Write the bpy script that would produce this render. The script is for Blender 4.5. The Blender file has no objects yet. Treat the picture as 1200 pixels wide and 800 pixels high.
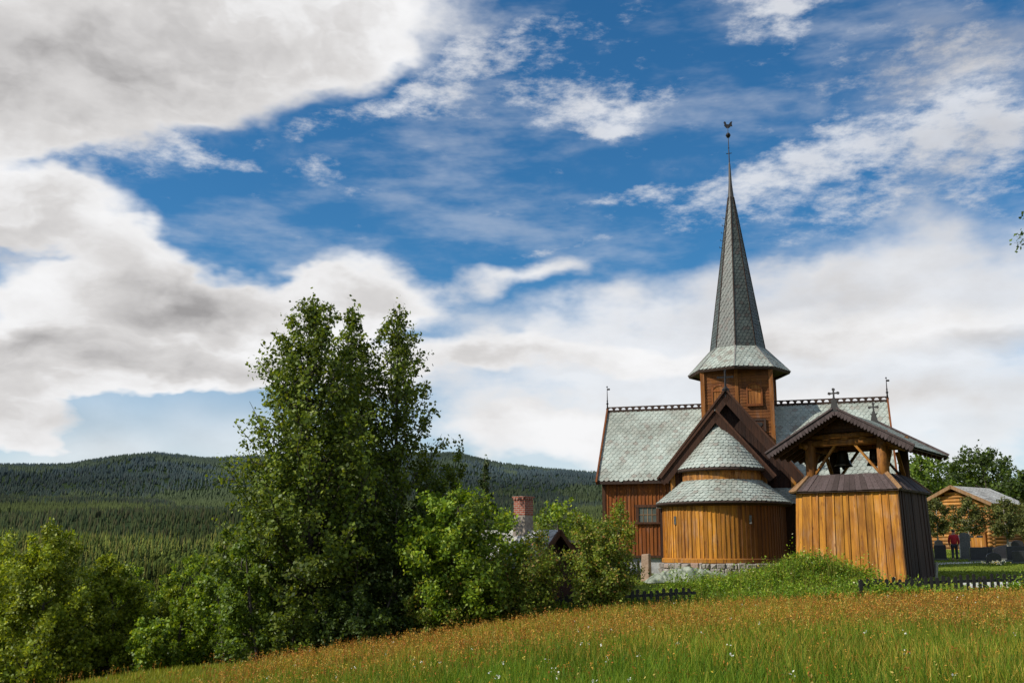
import bpy, math, random
import numpy as np
from math import sin, cos, tan, atan2, radians, pi, sqrt, hypot
from mathutils import Vector

random.seed(7)
RNG = np.random.default_rng(11)
sc = bpy.context.scene
COL = sc.collection
EYE = 1.6
PITCH = math.atan(0.2)
FPX = 1200.0


def at(px, py, Y):
    """the point in the place that a pixel of the photograph shows at forward distance Y"""
    u = (px - 600) / FPX
    v = (400 - py) / FPX
    ry = cos(PITCH) - v * sin(PITCH)
    k = Y / ry
    return Vector((u * k, Y, EYE + (sin(PITCH) + v * cos(PITCH)) * k))


# ------------------------------------------------------------------ tags
def tag(o, label=None, cat=None, group=None, kind=None):
    if label: o['label'] = label
    if cat: o['category'] = cat
    if group: o['group'] = group
    if kind: o['kind'] = kind
    return o


def empty(name, loc, rz=0.0, label=None, cat=None, group=None):
    o = bpy.data.objects.new(name, None)
    o.empty_display_size = 0.3
    COL.objects.link(o)
    o.location = loc
    o.rotation_euler = (0, 0, rz)
    return tag(o, label, cat, group)


# ------------------------------------------------------------------ mesh builder
class MB:
    def __init__(s, dz=0.0):
        s.v = []; s.f = []; s.dz = dz; s.marks = []

    def mark(s):
        """a new piece starts here"""
        s.marks.append((len(s.v), len(s.f)))

    def face(s, pts):
        b = len(s.v)
        for p in pts: s.v.append((p[0], p[1], p[2] + s.dz))
        s.f.append(tuple(range(b, b + len(pts))))

    def hexa(s, P):
        """8 points: bottom 4 (ccw from above) then top 4"""
        b = len(s.v)
        for p in P: s.v.append((p[0], p[1], p[2] + s.dz))
        for q in ((3, 2, 1, 0), (4, 5, 6, 7), (0, 1, 5, 4), (1, 2, 6, 5), (2, 3, 7, 6), (3, 0, 4, 7)):
            s.f.append(tuple(b + i for i in q))

    def box(s, x0, x1, y0, y1, z0, z1):
        s.hexa([(x0, y0, z0), (x1, y0, z0), (x1, y1, z0), (x0, y1, z0), (x0, y0, z1), (x1, y0, z1), (x1, y1, z1), (x0, y1, z1)])

    def beam(s, p0, p1, w, h, up=(0, 0, 1)):
        p0 = Vector(p0); p1 = Vector(p1)
        d = (p1 - p0).normalized(); u = Vector(up)
        if abs(d.dot(u)) > .98: u = Vector((0, 1, 0))
        r = d.cross(u).normalized(); u = r.cross(d).normalized()
        r = r * (w / 2); u = u * (h / 2)
        s.hexa([p0 - r - u, p0 + r - u, p1 + r - u, p1 - r - u, p0 - r + u, p0 + r + u, p1 + r + u, p1 - r + u])

    def prism(s, poly, a, b):
        """poly: list of 3D points (planar), extruded by vector from offset a to offset b"""
        a = Vector(a); b = Vector(b); n = len(poly)
        base = len(s.v)
        for p in poly: q = Vector(p) + a; s.v.append((q.x, q.y, q.z + s.dz))
        for p in poly: q = Vector(p) + b; s.v.append((q.x, q.y, q.z + s.dz))
        s.f.append(tuple(base + i for i in range(n)))
        s.f.append(tuple(base + n + i for i in reversed(range(n))))
        for i in range(n):
            j = (i + 1) % n
            s.f.append((base + j, base + i, base + n + i, base + n + j))

    def tube(s, pts, rad, seg=8, cap=True):
        pts = [Vector(p) for p in pts]; n = len(pts)
        base = len(s.v); prev = None
        for i, p in enumerate(pts):
            d = (pts[min(i + 1, n - 1)] - pts[max(i - 1, 0)]).normalized()
            ref = Vector((0, 0, 1)) if abs(d.z) < .9 else Vector((1, 0, 0))
            if prev is not None: ref = prev
            r = (ref - d * ref.dot(d)).normalized(); prev = r
            q = d.cross(r)
            R = rad[i] if isinstance(rad, (list, tuple)) else rad
            for k in range(seg):
                a = 2 * pi * k / seg
                w = p + r * (R * cos(a)) + q * (R * sin(a))
                s.v.append((w.x, w.y, w.z + s.dz))
        for i in range(n - 1):
            for k in range(seg):
                k2 = (k + 1) % seg
                s.f.append((base + i * seg + k, base + i * seg + k2, base + (i + 1) * seg + k2, base + (i + 1) * seg + k))
        if cap:
            s.f.append(tuple(base + k for k in reversed(range(seg))))
            s.f.append(tuple(base + (n - 1) * seg + k for k in range(seg)))

    def lathe(s, prof, cx=0, cy=0, seg=16, a0=0, a1=2 * pi):
        """prof: list of (r, z)"""
        full = abs(a1 - a0 - 2 * pi) < 1e-6
        m = seg if full else seg + 1
        base = len(s.v)
        for r, z in prof:
            for k in range(m):
                a = a0 + (a1 - a0) * k / seg
                s.v.append((cx + r * cos(a), cy + r * sin(a), z + s.dz))
        for i in range(len(prof) - 1):
            for k in range(seg):
                k2 = (k + 1) % m if full else k + 1
                s.f.append((base + i * m + k, base + i * m + k2, base + (i + 1) * m + k2, base + (i + 1) * m + k))

    def build(s, name, mat, parent=None, smooth=False, label=None):
        if s.marks:
            mk = [q for q in s.marks if q[1] < len(s.f)] + [(len(s.v), len(s.f))]
            if mk[0][1] > 0: mk = [(0, 0)] + mk
            out = []
            for (v0, f0), (v1, f1) in zip(mk[:-1], mk[1:]):
                if f1 <= f0: continue
                p = MB(); p.v = s.v[v0:v1]; p.f = [tuple(i - v0 for i in f) for f in s.f[f0:f1]]
                out.append(p.build(name, mat, parent, smooth, label))
            return out[0]
        me = bpy.data.meshes.new(name)
        me.from_pydata([tuple(p) for p in s.v], [], s.f)
        me.update()
        if smooth:
            for p in me.polygons: p.use_smooth = True
        me.materials.append(mat)
        o = bpy.data.objects.new(name, me)
        COL.objects.link(o)
        if parent is not None: o.parent = parent
        if label: o['label'] = label
        return o


def np_mesh(name, V, F, mat, parent=None, col=None, smooth=False):
    """V (n,3), F (m,k) -> one mesh object; col (m,3) face colours"""
    V = np.ascontiguousarray(V, dtype=np.float32); F = np.ascontiguousarray(F, dtype=np.int32)
    m, k = F.shape
    me = bpy.data.meshes.new(name)
    me.vertices.add(len(V)); me.vertices.foreach_set('co', V.ravel())
    me.loops.add(m * k); me.loops.foreach_set('vertex_index', F.ravel())
    me.polygons.add(m)
    me.polygons.foreach_set('loop_start', np.arange(0, m * k, k, dtype=np.int32))
    try: me.polygons.foreach_set('loop_total', np.full(m, k, dtype=np.int32))
    except Exception: pass
    me.update(calc_edges=True)
    if smooth: me.polygons.foreach_set('use_smooth', np.ones(m, dtype=bool))
    if col is not None:
        dom = 'FACE' if len(col) == m else 'POINT'
        a = me.attributes.new('tint', 'FLOAT_COLOR', dom)
        c4 = np.ones((len(col), 4), dtype=np.float32); c4[:, :3] = col
        a.data.foreach_set('color', c4.ravel())
    me.materials.append(mat)
    o = bpy.data.objects.new(name, me)
    COL.objects.link(o)
    if parent is not None: o.parent = parent
    return o


# ------------------------------------------------------------------ node helpers
class NT:
    def __init__(s, tree): s.t = tree; s.n = tree.nodes; s.l = tree.links

    def new(s, typ, **kw):
        nd = s.n.new(typ)
        for k, v in kw.items(): setattr(nd, k, v)
        return nd

    def put(s, sock, val):
        if hasattr(val, 'links') or isinstance(val, bpy.types.NodeSocket): s.l.new(val, sock)
        elif isinstance(val, (tuple, list)) and len(val) == 3 and sock.type == 'RGBA': sock.default_value = (*val, 1)
        else: sock.default_value = val

    def math(s, op, a, b=None, c=None, clamp=False):
        nd = s.new('ShaderNodeMath', operation=op, use_clamp=clamp)
        s.put(nd.inputs[0], a)
        if b is not None: s.put(nd.inputs[1], b)
        if c is not None: s.put(nd.inputs[2], c)
        return nd.outputs[0]

    def vmath(s, op, a, b=None, scale=None):
        nd = s.new('ShaderNodeVectorMath', operation=op)
        s.put(nd.inputs[0], a)
        if b is not None: s.put(nd.inputs[1], b)
        if scale is not None: s.put(nd.inputs['Scale'], scale)
        return nd.outputs['Value'] if op in ('LENGTH', 'DOT_PRODUCT') else nd.outputs[0]

    def ramp(s, x, lo, hi, a=0.0, b=1.0, smooth=True):
        nd = s.new('ShaderNodeMapRange', interpolation_type='SMOOTHSTEP' if smooth else 'LINEAR', clamp=True)
        s.put(nd.inputs[0], x); s.put(nd.inputs[1], lo); s.put(nd.inputs[2], hi); s.put(nd.inputs[3], a); s.put(nd.inputs[4], b)
        return nd.outputs[0]

    def mix(s, f, a, b, mode='MIX'):
        nd = s.new('ShaderNodeMix', data_type='RGBA', blend_type=mode, clamp_factor=True)
        s.put(nd.inputs['Factor'], f); s.put(nd.inputs[6], a); s.put(nd.inputs[7], b)
        return nd.outputs[2]

    def noise(s, vec, scale, detail=4, rough=.5, dist=0.0, out='Fac', dim='3D'):
        nd = s.new('ShaderNodeTexNoise', noise_dimensions=dim)
        if vec is not None: s.l.new(vec, nd.inputs['Vector'])
        nd.inputs['Scale'].default_value = scale; nd.inputs['Detail'].default_value = detail
        nd.inputs['Roughness'].default_value = rough; nd.inputs['Distortion'].default_value = dist
        return nd.outputs[out]

    def map(s, vec, scale=(1, 1, 1), loc=(0, 0, 0), rot=(0, 0, 0), kind='POINT'):
        nd = s.new('ShaderNodeMapping', vector_type=kind)
        s.l.new(vec, nd.inputs[0]); nd.inputs[1].default_value = loc; nd.inputs[2].default_value = rot; nd.inputs[3].default_value = scale
        return nd.outputs[0]


def new_mat(name):
    m = bpy.data.materials.new(name); m.use_nodes = True
    nt = NT(m.node_tree)
    bs = m.node_tree.nodes['Principled BSDF']
    return m, nt, bs


def obj_co(nt): return nt.new('ShaderNodeTexCoord').outputs['Object']
def isl(nt): return nt.new('ShaderNodeNewGeometry').outputs['Random Per Island']


def wood(name, c0, c1, dark, rough=.75, grain=(9, 9, .5), foot=None):
    """weathered boards: a tint for every board, streaks along the grain, some blackening"""
    m, nt, bs = new_mat(name)
    co = obj_co(nt); r = isl(nt)
    base = nt.mix(r, c0, c1)
    off = nt.new('ShaderNodeCombineXYZ'); nt.l.new(nt.math('MULTIPLY', r, 37.0), off.inputs[0]); nt.l.new(nt.math('MULTIPLY', r, 11.0), off.inputs[2])
    v = nt.vmath('ADD', nt.map(co, grain), off.outputs[0])
    n1 = nt.noise(v, 1.6, 5, .62)
    base = nt.mix(nt.ramp(n1, .42, .72, 0, .75), base, dark)
    n2 = nt.noise(nt.map(co, (.45, .45, .3)), 1.3, 3, .6)
    base = nt.mix(nt.ramp(n2, .45, .75, 0, .6), base, dark)
    n3 = nt.noise(nt.map(co, (30, 30, 1.6)), 1.5, 3, .6)
    base = nt.mix(1.0, base, nt.mix(n3, (.55, .55, .55), (1.25, 1.25, 1.25)), 'MULTIPLY')
    # some boards are simply older
    r2 = nt.math('FRACT', nt.math('MULTIPLY', r, 7.31))
    base = nt.mix(1.0, base, nt.mix(r2, (.62, .60, .58), (1.18, 1.18, 1.18)), 'MULTIPLY')
    n4 = nt.noise(nt.map(co, (2.2, 2.2, .55)), 1.7, 5, .65); hsv = nt.new('ShaderNodeHueSaturation'); hsv.inputs['Saturation'].default_value = .55; hsv.inputs['Value'].default_value = 1.05; nt.l.new(base, hsv.inputs['Color'])
    base = nt.mix(nt.ramp(n4, .48, .75, 0, .42), base, hsv.outputs[0])          # bleached
    n5 = nt.noise(nt.map(co, (7, 7, .35)), 1.2, 4, .6); base = nt.mix(nt.ramp(n5, .56, .72, 0, .6), base, dark)      # tar runs
    kn = nt.new('ShaderNodeTexVoronoi', feature='F1'); nt.l.new(nt.map(co, (5.5, 5.5, 1.5)), kn.inputs['Vector']); kn.inputs['Scale'].default_value = 1.0
    base = nt.mix(nt.ramp(kn.outputs['Distance'], .07, .17, .75, 0), base, dark)          # knots
    nt.put(bs.inputs['Base Color'], base)
    bs.inputs['Roughness'].default_value = rough
    bs.inputs['Specular IOR Level'].default_value = .25
    bp = nt.new('ShaderNodeBump'); bp.inputs['Strength'].default_value = .35; bp.inputs['Distance'].default_value = .02
    nt.l.new(n3, bp.inputs['Height']); nt.l.new(bp.outputs[0], bs.inputs['Normal'])
    return m


def slate(name, c0, c1, c2, rough=.55):
    m, nt, bs = new_mat(name)
    co = obj_co(nt); r = isl(nt)
    base = nt.mix(r, c0, c1)
    r2 = nt.math('FRACT', nt.math('MULTIPLY', r, 13.7))
    base = nt.mix(nt.ramp(r2, .8, .98, 0, .7), base, c2)
    n = nt.noise(co, 2.3, 5, .65)
    base = nt.mix(nt.ramp(n, .5, .75, 0, .55), base, c2)
    n3 = nt.noise(co, .7, 4, .6)
    base = nt.mix(1.0, base, nt.mix(nt.ramp(n3, .3, .7), (.78, .76, .72), (1.15, 1.17, 1.15)), 'MULTIPLY')
    n6 = nt.noise(co, 5, 5, .7); base = nt.mix(nt.ramp(n6, .62, .74, 0, .6), base, (.36, .36, .24))      # lichen
    n2 = nt.noise(co, 16, 4, .6)
    base = nt.mix(1.0, base, nt.mix(n2, (.65, .65, .65), (1.3, 1.3, 1.3)), 'MULTIPLY')
    nt.put(bs.inputs['Base Color'], base); bs.inputs['Roughness'].default_value = rough
    bs.inputs['Specular IOR Level'].default_value = .35
    return m


def stone(name, c0, c1, scale=6, rough=.85, bump=.5):
    m, nt, bs = new_mat(name)
    co = obj_co(nt)
    n = nt.noise(co, scale, 6, .65)
    n2 = nt.noise(co, scale * .2, 3, .5)
    base = nt.mix(nt.ramp(n, .3, .7), c0, c1)
    base = nt.mix(1.0, base, nt.mix(n2, (.6, .6, .6), (1.3, 1.3, 1.3)), 'MULTIPLY')
    nt.put(bs.inputs['Base Color'], base); bs.inputs['Roughness'].default_value = rough
    bp = nt.new('ShaderNodeBump'); bp.inputs['Strength'].default_value = bump; bp.inputs['Distance'].default_value = .03
    nt.l.new(n, bp.inputs['Height']); nt.l.new(bp.outputs[0], bs.inputs['Normal'])
    return m


def rubble(name):
    m, nt, bs = new_mat(name)
    co = obj_co(nt)
    r = isl(nt); r2 = nt.math('FRACT', nt.math('MULTIPLY', r, 17.3))
    base = nt.mix(r, (.22, .19, .165), (.42, .38, .34))
    base = nt.mix(nt.ramp(r2, .84, .95), base, (.34, .23, .18))
    n = nt.noise(co, 14, 5, .6)
    base = nt.mix(1.0, base, nt.mix(n, (.6, .6, .6), (1.3, 1.3, 1.3)), 'MULTIPLY')
    nt.put(bs.inputs['Base Color'], base); bs.inputs['Roughness'].default_value = .9
    bp = nt.new('ShaderNodeBump'); bp.inputs['Strength'].default_value = .8; bp.inputs['Distance'].default_value = .06
    nt.l.new(n, bp.inputs['Height']); nt.l.new(bp.outputs[0], bs.inputs['Normal'])
    return m


def plain(name, c, rough=.6, metal=0.0, var=.25):
    m, nt, bs = new_mat(name)
    n = nt.noise(obj_co(nt), 9, 4, .6)
    base = nt.mix(n, tuple(k * (1 - var) for k in c), tuple(k * (1 + var) for k in c))
    nt.put(bs.inputs['Base Color'], base); bs.inputs['Roughness'].default_value = rough; bs.inputs['Metallic'].default_value = metal
    return m


def leafy(name, trans=.35, rough=.5, gain=1.0, spec=.3):
    """colour comes from the mesh's own 'tint' (one value for every leaf)"""
    m, nt, bs = new_mat(name)
    at_ = nt.new('ShaderNodeAttribute', attribute_name='tint')
    col = at_.outputs['Color']
    if gain != 1.0: col = nt.mix(1.0, col, (gain * 1.13, gain, gain * .85), 'MULTIPLY')
    nt.put(bs.inputs['Base Color'], col); bs.inputs['Roughness'].default_value = rough
    bs.inputs['Specular IOR Level'].default_value = spec
    if trans > 0:
        tr = nt.new('ShaderNodeBsdfTranslucent')
        nt.put(tr.inputs['Color'], nt.mix(1.0, col, (1.35, 1.25, .55), 'MULTIPLY'))
        mx = nt.new('ShaderNodeMixShader'); mx.inputs[0].default_value = trans
        nt.l.new(bs.outputs[0], mx.inputs[1]); nt.l.new(tr.outputs[0], mx.inputs[2])
        out = m.node_tree.nodes['Material Output']
        nt.l.new(mx.outputs[0], out.inputs['Surface'])
    return m


M = {}
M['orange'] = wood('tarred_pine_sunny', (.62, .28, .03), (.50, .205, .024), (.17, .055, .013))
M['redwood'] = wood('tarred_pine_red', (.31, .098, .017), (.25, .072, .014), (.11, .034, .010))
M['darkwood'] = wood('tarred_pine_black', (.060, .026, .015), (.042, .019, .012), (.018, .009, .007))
M['midwood'] = wood('tarred_pine_brown', (.125, .052, .022), (.09, .036, .016), (.03, .012, .008))
M['logwood'] = wood('log_wood', (.52, .25, .06), (.40, .17, .035), (.17, .07, .02), grain=(.6, .6, 8))
M['beamwood'] = wood('beam_wood', (.48, .21, .036), (.38, .15, .028), (.09, .03, .01), grain=(5, 5, 2))
M['towerwood'] = wood('tower_boards', (.25, .090, .017), (.19, .064, .014), (.08, .028, .009), grain=(.8, .8, 9))
M['bargewood'] = wood('barge_wood', (.085, .036, .018), (.065, .027, .014), (.025, .012, .008))
M['shutter'] = wood('shutter_wood', (.46, .18, .035), (.38, .14, .03), (.12, .04, .012))
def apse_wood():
    """same boards, with the shade round the right side painted in as darker brown"""
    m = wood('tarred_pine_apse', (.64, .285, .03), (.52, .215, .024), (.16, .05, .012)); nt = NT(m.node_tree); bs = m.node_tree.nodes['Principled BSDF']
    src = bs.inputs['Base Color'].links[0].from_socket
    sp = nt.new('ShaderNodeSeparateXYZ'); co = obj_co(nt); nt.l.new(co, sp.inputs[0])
    f = nt.ramp(nt.math('ADD', sp.outputs[0], nt.math('MULTIPLY', nt.math('SUBTRACT', isl(nt), .5), .9)), -.9, 2.2, 0, .86)  # painted shade: boards darken towards the right of the apse
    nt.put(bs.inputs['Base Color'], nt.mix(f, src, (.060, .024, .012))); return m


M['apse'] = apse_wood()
M['slate'] = slate('fish_scale_slate', (.30, .34, .312), (.375, .41, .375), (.24, .205, .18))
M['spireslate'] = slate('spire_slate', (.062, .078, .074), (.090, .107, .100), (.07, .052, .045), .5)
M['greyroof'] = slate('weathered_roof', (.36, .36, .35), (.47, .465, .45), (.15, .14, .13), .8)
M['skirtboard'] = wood('roof_boards', (.115, .085, .085), (.085, .062, .06), (.05, .035, .032))
M['fascia'] = wood('fascia', (.075, .045, .032), (.06, .036, .026), (.03, .018, .014))
M['paleboard'] = wood('pale_hip_board', (.42, .26, .13), (.36, .2, .09), (.2, .1, .04))
M['blacktar'] = plain('black_tar', (.016, .014, .013), .6)
M['iron'] = plain('wrought_iron', (.022, .02, .02), .45, .6)
M['bronze'] = plain('bell_bronze', (.07, .055, .035), .4, .8)
M['plaster'] = stone('grey_plaster', (.36, .36, .37), (.52, .52, .53), 5)
M['rubble'] = rubble('rubble_stone')
M['brick_plaster'] = stone('worn_chimney_plaster', (.19, .155, .12), (.34, .295, .24), 7)
M['stele'] = stone('brown_standing_stone', (.26, .17, .11), (.38, .27, .19), 8)
M['granite'] = stone('black_granite', (.016, .016, .018), (.038, .038, .042), 20, .35, .1)
M['greystone'] = stone('grey_gravestone', (.075, .08, .075), (.15, .15, .14), 12, .7, .3)
M['palestone'] = stone('pale_stone_edge', (.42, .40, .36), (.6, .57, .52), 9, .8, .3)
M['white'] = plain('white_paint', (.78, .78, .76), .6, 0, .05)
M['gravel'] = stone('pale_gravel', (.36, .37, .33), (.56, .57, .52), 5, .95, .5)
M['leaf'] = leafy('leaves', .38, .5, 1.65)
M['leaf_dull'] = leafy('leaves_dull', .25, .6, 1.35)
M['grass'] = leafy('meadow_blades', .30, .6, 1.0, .15)
M['needle'] = leafy('far_trees', 0, .9, 1.0, .0)
M['bark'] = stone('bark', (.045, .035, .026), (.10, .085, .065), 12, .95)
M['palebark'] = stone('pale_bark', (.26, .22, .18), (.46, .42, .36), 9, .9)


def brick_mat():
    m, nt, bs = new_mat('old_red_brick')
    co = obj_co(nt)
    b = nt.new('ShaderNodeTexBrick')
    # bricks run round the stack: x+y along, z up
    sp = nt.new('ShaderNodeSeparateXYZ'); nt.l.new(co, sp.inputs[0])
    cb = nt.new('ShaderNodeCombineXYZ'); nt.l.new(nt.math('ADD', sp.outputs[0], sp.outputs[1]), cb.inputs[0]); nt.l.new(sp.outputs[2], cb.inputs[1])
    nt.l.new(cb.outputs[0], b.inputs['Vector'])
    b.inputs['Color1'].default_value = (.34, .085, .04, 1); b.inputs['Color2'].default_value = (.24, .06, .035, 1); b.inputs['Mortar'].default_value = (.30, .25, .2, 1)
    b.inputs['Scale'].default_value = 1; b.inputs['Brick Width'].default_value = .23; b.inputs['Row Height'].default_value = .085; b.inputs['Mortar Size'].default_value = .012
    n = nt.noise(co, 6, 5, .6)
    nt.put(bs.inputs['Base Color'], nt.mix(1.0, b.outputs['Color'], nt.mix(n, (.45, .45, .45), (1.4, 1.4, 1.4)), 'MULTIPLY'))
    bs.inputs['Roughness'].default_value = .9
    return m


M['brick'] = brick_mat()


def glass_mat():
    m, nt, bs = new_mat('window_glass')
    n = nt.noise(obj_co(nt), 3, 2)
    nt.put(bs.inputs['Base Color'], nt.mix(n, (.05, .06, .055), (.14, .16, .14)))
    bs.inputs['Roughness'].default_value = .08; bs.inputs['Specular IOR Level'].default_value = .9
    return m


M['glass'] = glass_mat()

# ------------------------------------------------------------------ terrain
def vnoise(x, y, seed=0):
    """value noise, vectorised, 0..1"""
    xi = np.floor(x).astype(np.int64); yi = np.floor(y).astype(np.int64)
    xf = x - xi; yf = y - yi
    xf = xf * xf * (3 - 2 * xf); yf = yf * yf * (3 - 2 * yf)
    def h(a, b):
        n = (a * 374761393 + b * 668265263 + seed * 974711) & 0x7fffffff
        n = ((n ^ (n >> 13)) * 1274126177) & 0x7fffffff
        return ((n ^ (n >> 16)) & 0xffff) / 65535.0
    return (h(xi, yi) * (1 - xf) + h(xi + 1, yi) * xf) * (1 - yf) + (h(xi, yi + 1) * (1 - xf) + h(xi + 1, yi + 1) * xf) * yf


def fbm(x, y, oct=4, seed=0):
    s = 0; a = .5; t = 0
    for i in range(oct):
        s = s + a * vnoise(x * 2 ** i, y * 2 ** i, seed + i); t += a; a *= .5
    return s / t


def sst(x, a, b):
    t = np.clip((x - a) / (b - a), 0, 1); return t * t * (3 - 2 * t)


SKY_PX = [-600, 0, 90, 150, 190, 250, 400, 540, 590, 650, 700, 820, 1000, 1300, 1800]
SKY_PY = [568, 556, 554, 543, 538, 542, 534, 532, 545, 552, 557, 568, 573, 574, 568]


def ground(x, y):
    x = np.asarray(x, dtype=float); y = np.asarray(y, dtype=float)
    z34 = np.interp(x, [-200, -40, -15.3, -8.5, 1.1, 4.5, 11.3, 17, 60, 200], [-30, -7.6, -3.15, -2.25, -.85, -.62, -.37, -.22, .1, .5])
    z0 = np.interp(x, [-200, -15, -4, 0, 15, 200], [-20, -2.4, -.62, 0, .3, 1])
    zl = z0 + (z34 - z0) * sst(y, 0, 34) - .10 * np.maximum(0, y - 38)
    zc = .12 + .02 * np.clip(x - 6, -3, 10) + .033 * np.maximum(0, y - 44) * sst(x, 13, 24)
    w = sst(x + .12 * (y - 42), -2.5, 4.5) * sst(y, 36.6, 43)
    z = zl * (1 - w) + zc * w
    z = z + 1.0 * np.exp(-((x - 11.5) / 1.9) ** 2 - ((y - 40.2) / 1.15) ** 2)      # the overgrown heap before the bell tower
    z = z + .42 * np.exp(-((x - 8.0) / 3.2) ** 2 - ((y - 39.2) / 1.2) ** 2)
    z = z + .10 * (fbm(x * .25 + 9, y * .25, 2, 3) - .5)
    # valley and the far hillside
    r = np.hypot(x, y)
    az = np.arctan2(x, np.maximum(y, 1e-6)); px = 600 + 1200 * np.tan(np.clip(az, -1.0, 1.0)) * .98
    S = (640 - np.interp(px, SKY_PX, SKY_PY)) / 1200 * 4500 - 26
    base = np.interp(r, [0, 80, 150, 300, 500, 700, 1000, 1500, 2500, 3500], [0, -5, -17, -46, -66, -64, -44, 8, 96, 172])
    t = sst(r, 2500, 4500)
    far = np.where(r < 3500, base, 172.0)
    far = far * (1 - t) + S * t
    far = far - 500 * sst(r, 4700, 9000)
    far = far + (fbm(x / 420 + 5, y / 420, 3, 21) - .5) * 46 * sst(r, 600, 1600) * (1 - t)
    far = far + (fbm(x / 160, y / 160, 3, 8) - .5) * 14 * sst(r, 300, 800)
    q = sst(r, 85, 280)
    return z * (1 - q) + far * q


def gz(x, y): return float(ground(np.array([x]), np.array([y]))[0])


def terrain():
    ang = np.concatenate([np.arange(-42, 42, .28), np.arange(42, 318, 3.0)])
    ang = np.radians(ang)
    rad = np.concatenate([[0.3, 1, 2, 3], np.geomspace(4, 60, 95), np.geomspace(61.5, 9500, 150)])
    A, R = np.meshgrid(ang, rad)
    X = R * np.sin(A); Y = R * np.cos(A); Z = ground(X, Y)
    n = len(ang); m = len(rad)
    V = np.stack([X.ravel(), Y.ravel(), Z.ravel()], 1)
    i = np.arange(m - 1)[:, None] * n; k = np.arange(n)[None, :]; k2 = (k + 1) % n
    F = np.stack([i + k, i + n + k, i + n + k2, i + k2], -1).reshape(-1, 4)[:, ::-1]
    x, y = V[:, 0], V[:, 1]; r = np.hypot(x, y)
    col = np.tile(np.array([.085, .09, .018]), (len(V), 1))
    lawn = (sst(x, 3, 6) * sst(y, 36.5, 38.5) * (1 - sst(r, 85, 110)))[:, None]
    nz = fbm(x * .5, y * .5, 3, 4)[:, None]
    col = col * (1 - lawn) + (np.array([.13, .175, .022]) * (.75 + .5 * nz)) * lawn
    f = sst(r, 90, 200)[:, None]
    nf = fbm(x / 60, y / 60, 3, 31)[:, None]
    col = col * (1 - f) + (np.array([.020, .034, .012]) * (.5 + nf)) * f
    m_, nt, bs = new_mat('ground_cover')
    a = nt.new('ShaderNodeAttribute', attribute_name='tint')
    co = obj_co(nt)
    n1 = nt.noise(co, 3.5, 6, .7); n2 = nt.noise(co, .35, 3, .6)
    c = nt.mix(1.0, a.outputs['Color'], nt.mix(n1, (.45, .5, .4), (1.55, 1.5, 1.6)), 'MULTIPLY')
    c = nt.mix(1.0, c, nt.mix(n2, (.8, .8, .8), (1.25, 1.2, 1.2)), 'MULTIPLY')
    nt.put(bs.inputs['Base Color'], c); bs.inputs['Roughness'].default_value = 1; bs.inputs['Specular IOR Level'].default_value = .05
    o = np_mesh('ground', V, F, m_, col=col, smooth=True)
    tag(o, kind='structure')


terrain()

# ------------------------------------------------------------------ grass, sorrel and weeds
def blades(P, H, W, col, bend=.25, rng=RNG):
    """curved blades, five vertices each: a quad would need four; three triangles here"""
    n = len(P)
    a = rng.uniform(0, 2 * pi, n); d = np.stack([np.cos(a), np.sin(a), np.zeros(n)], 1)
    b = rng.uniform(0, 2 * pi, n); lean = np.stack([np.cos(b), np.sin(b), np.zeros(n)], 1) * (rng.normal(.6, .5, n) * bend * H)[:, None]
    up = np.array([0, 0, 1.0])
    w = d * (W / 2)[:, None]
    mid = P + up * (H * .55)[:, None] + lean * .35
    tip = P + up * H[:, None] + lean
    V = np.stack([P - w, P + w, mid + w * .75, mid - w * .75, tip], 1).reshape(-1, 3)
    k = np.arange(n)[:, None] * 5
    F = np.concatenate([k + [0, 1, 2], k + [0, 2, 3], k + [3, 2, 4]], 1).reshape(-1, 3)
    return V, F, np.repeat(col, 3, 0)


def leaf_quads(C, L, W, col, nrm=None, rng=RNG, updir=.5):
    n = len(C)
    N = rng.normal(0, 1, (n, 3)); N[:, 2] += updir
    if nrm is not None: N = N * .8 + nrm
    N /= np.linalg.norm(N, axis=1)[:, None] + 1e-9
    T = rng.normal(0, 1, (n, 3)); T -= N * (T * N).sum(1)[:, None]; T /= np.linalg.norm(T, axis=1)[:, None] + 1e-9
    B = np.cross(N, T)
    l = (L / 2)[:, None]; w = (W / 2)[:, None]
    V = np.stack([C - T * l, C + B * w - T * l * .15, C + T * l, C - B * w - T * l * .15], 1).reshape(-1, 3)
    F = np.arange(n * 4).reshape(n, 4)
    return V, F, col


def pick(rng, pal, n, var=.25):
    pal = np.array(pal, dtype=float)
    w = pal[:, 3] / pal[:, 3].sum()
    i = rng.choice(len(pal), n, p=w)
    return pal[i, :3] * rng.uniform(1 - var, 1 + var, (n, 1))


def wedge(n, y0, y1, p, rng, kx=.82):
    """points in the wedge in front of the meadow, density falling with distance as y^-p"""
    u = rng.random(n); e = 2 - p
    y = (y0 ** e + u * (y1 ** e - y0 ** e)) ** (1 / e)
    x = rng.uniform(-kx, kx, n) * y
    return x, y


def edge_y(x):
    """where the meadow ends: the fence and the shrubs"""
    return np.interp(x, [-22, -15, -9, -6, 1, 5, 12, 17, 24], [42, 39, 36.5, 34.4, 34.6, 35.3, 36.3, 36.6, 36.8])


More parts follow.
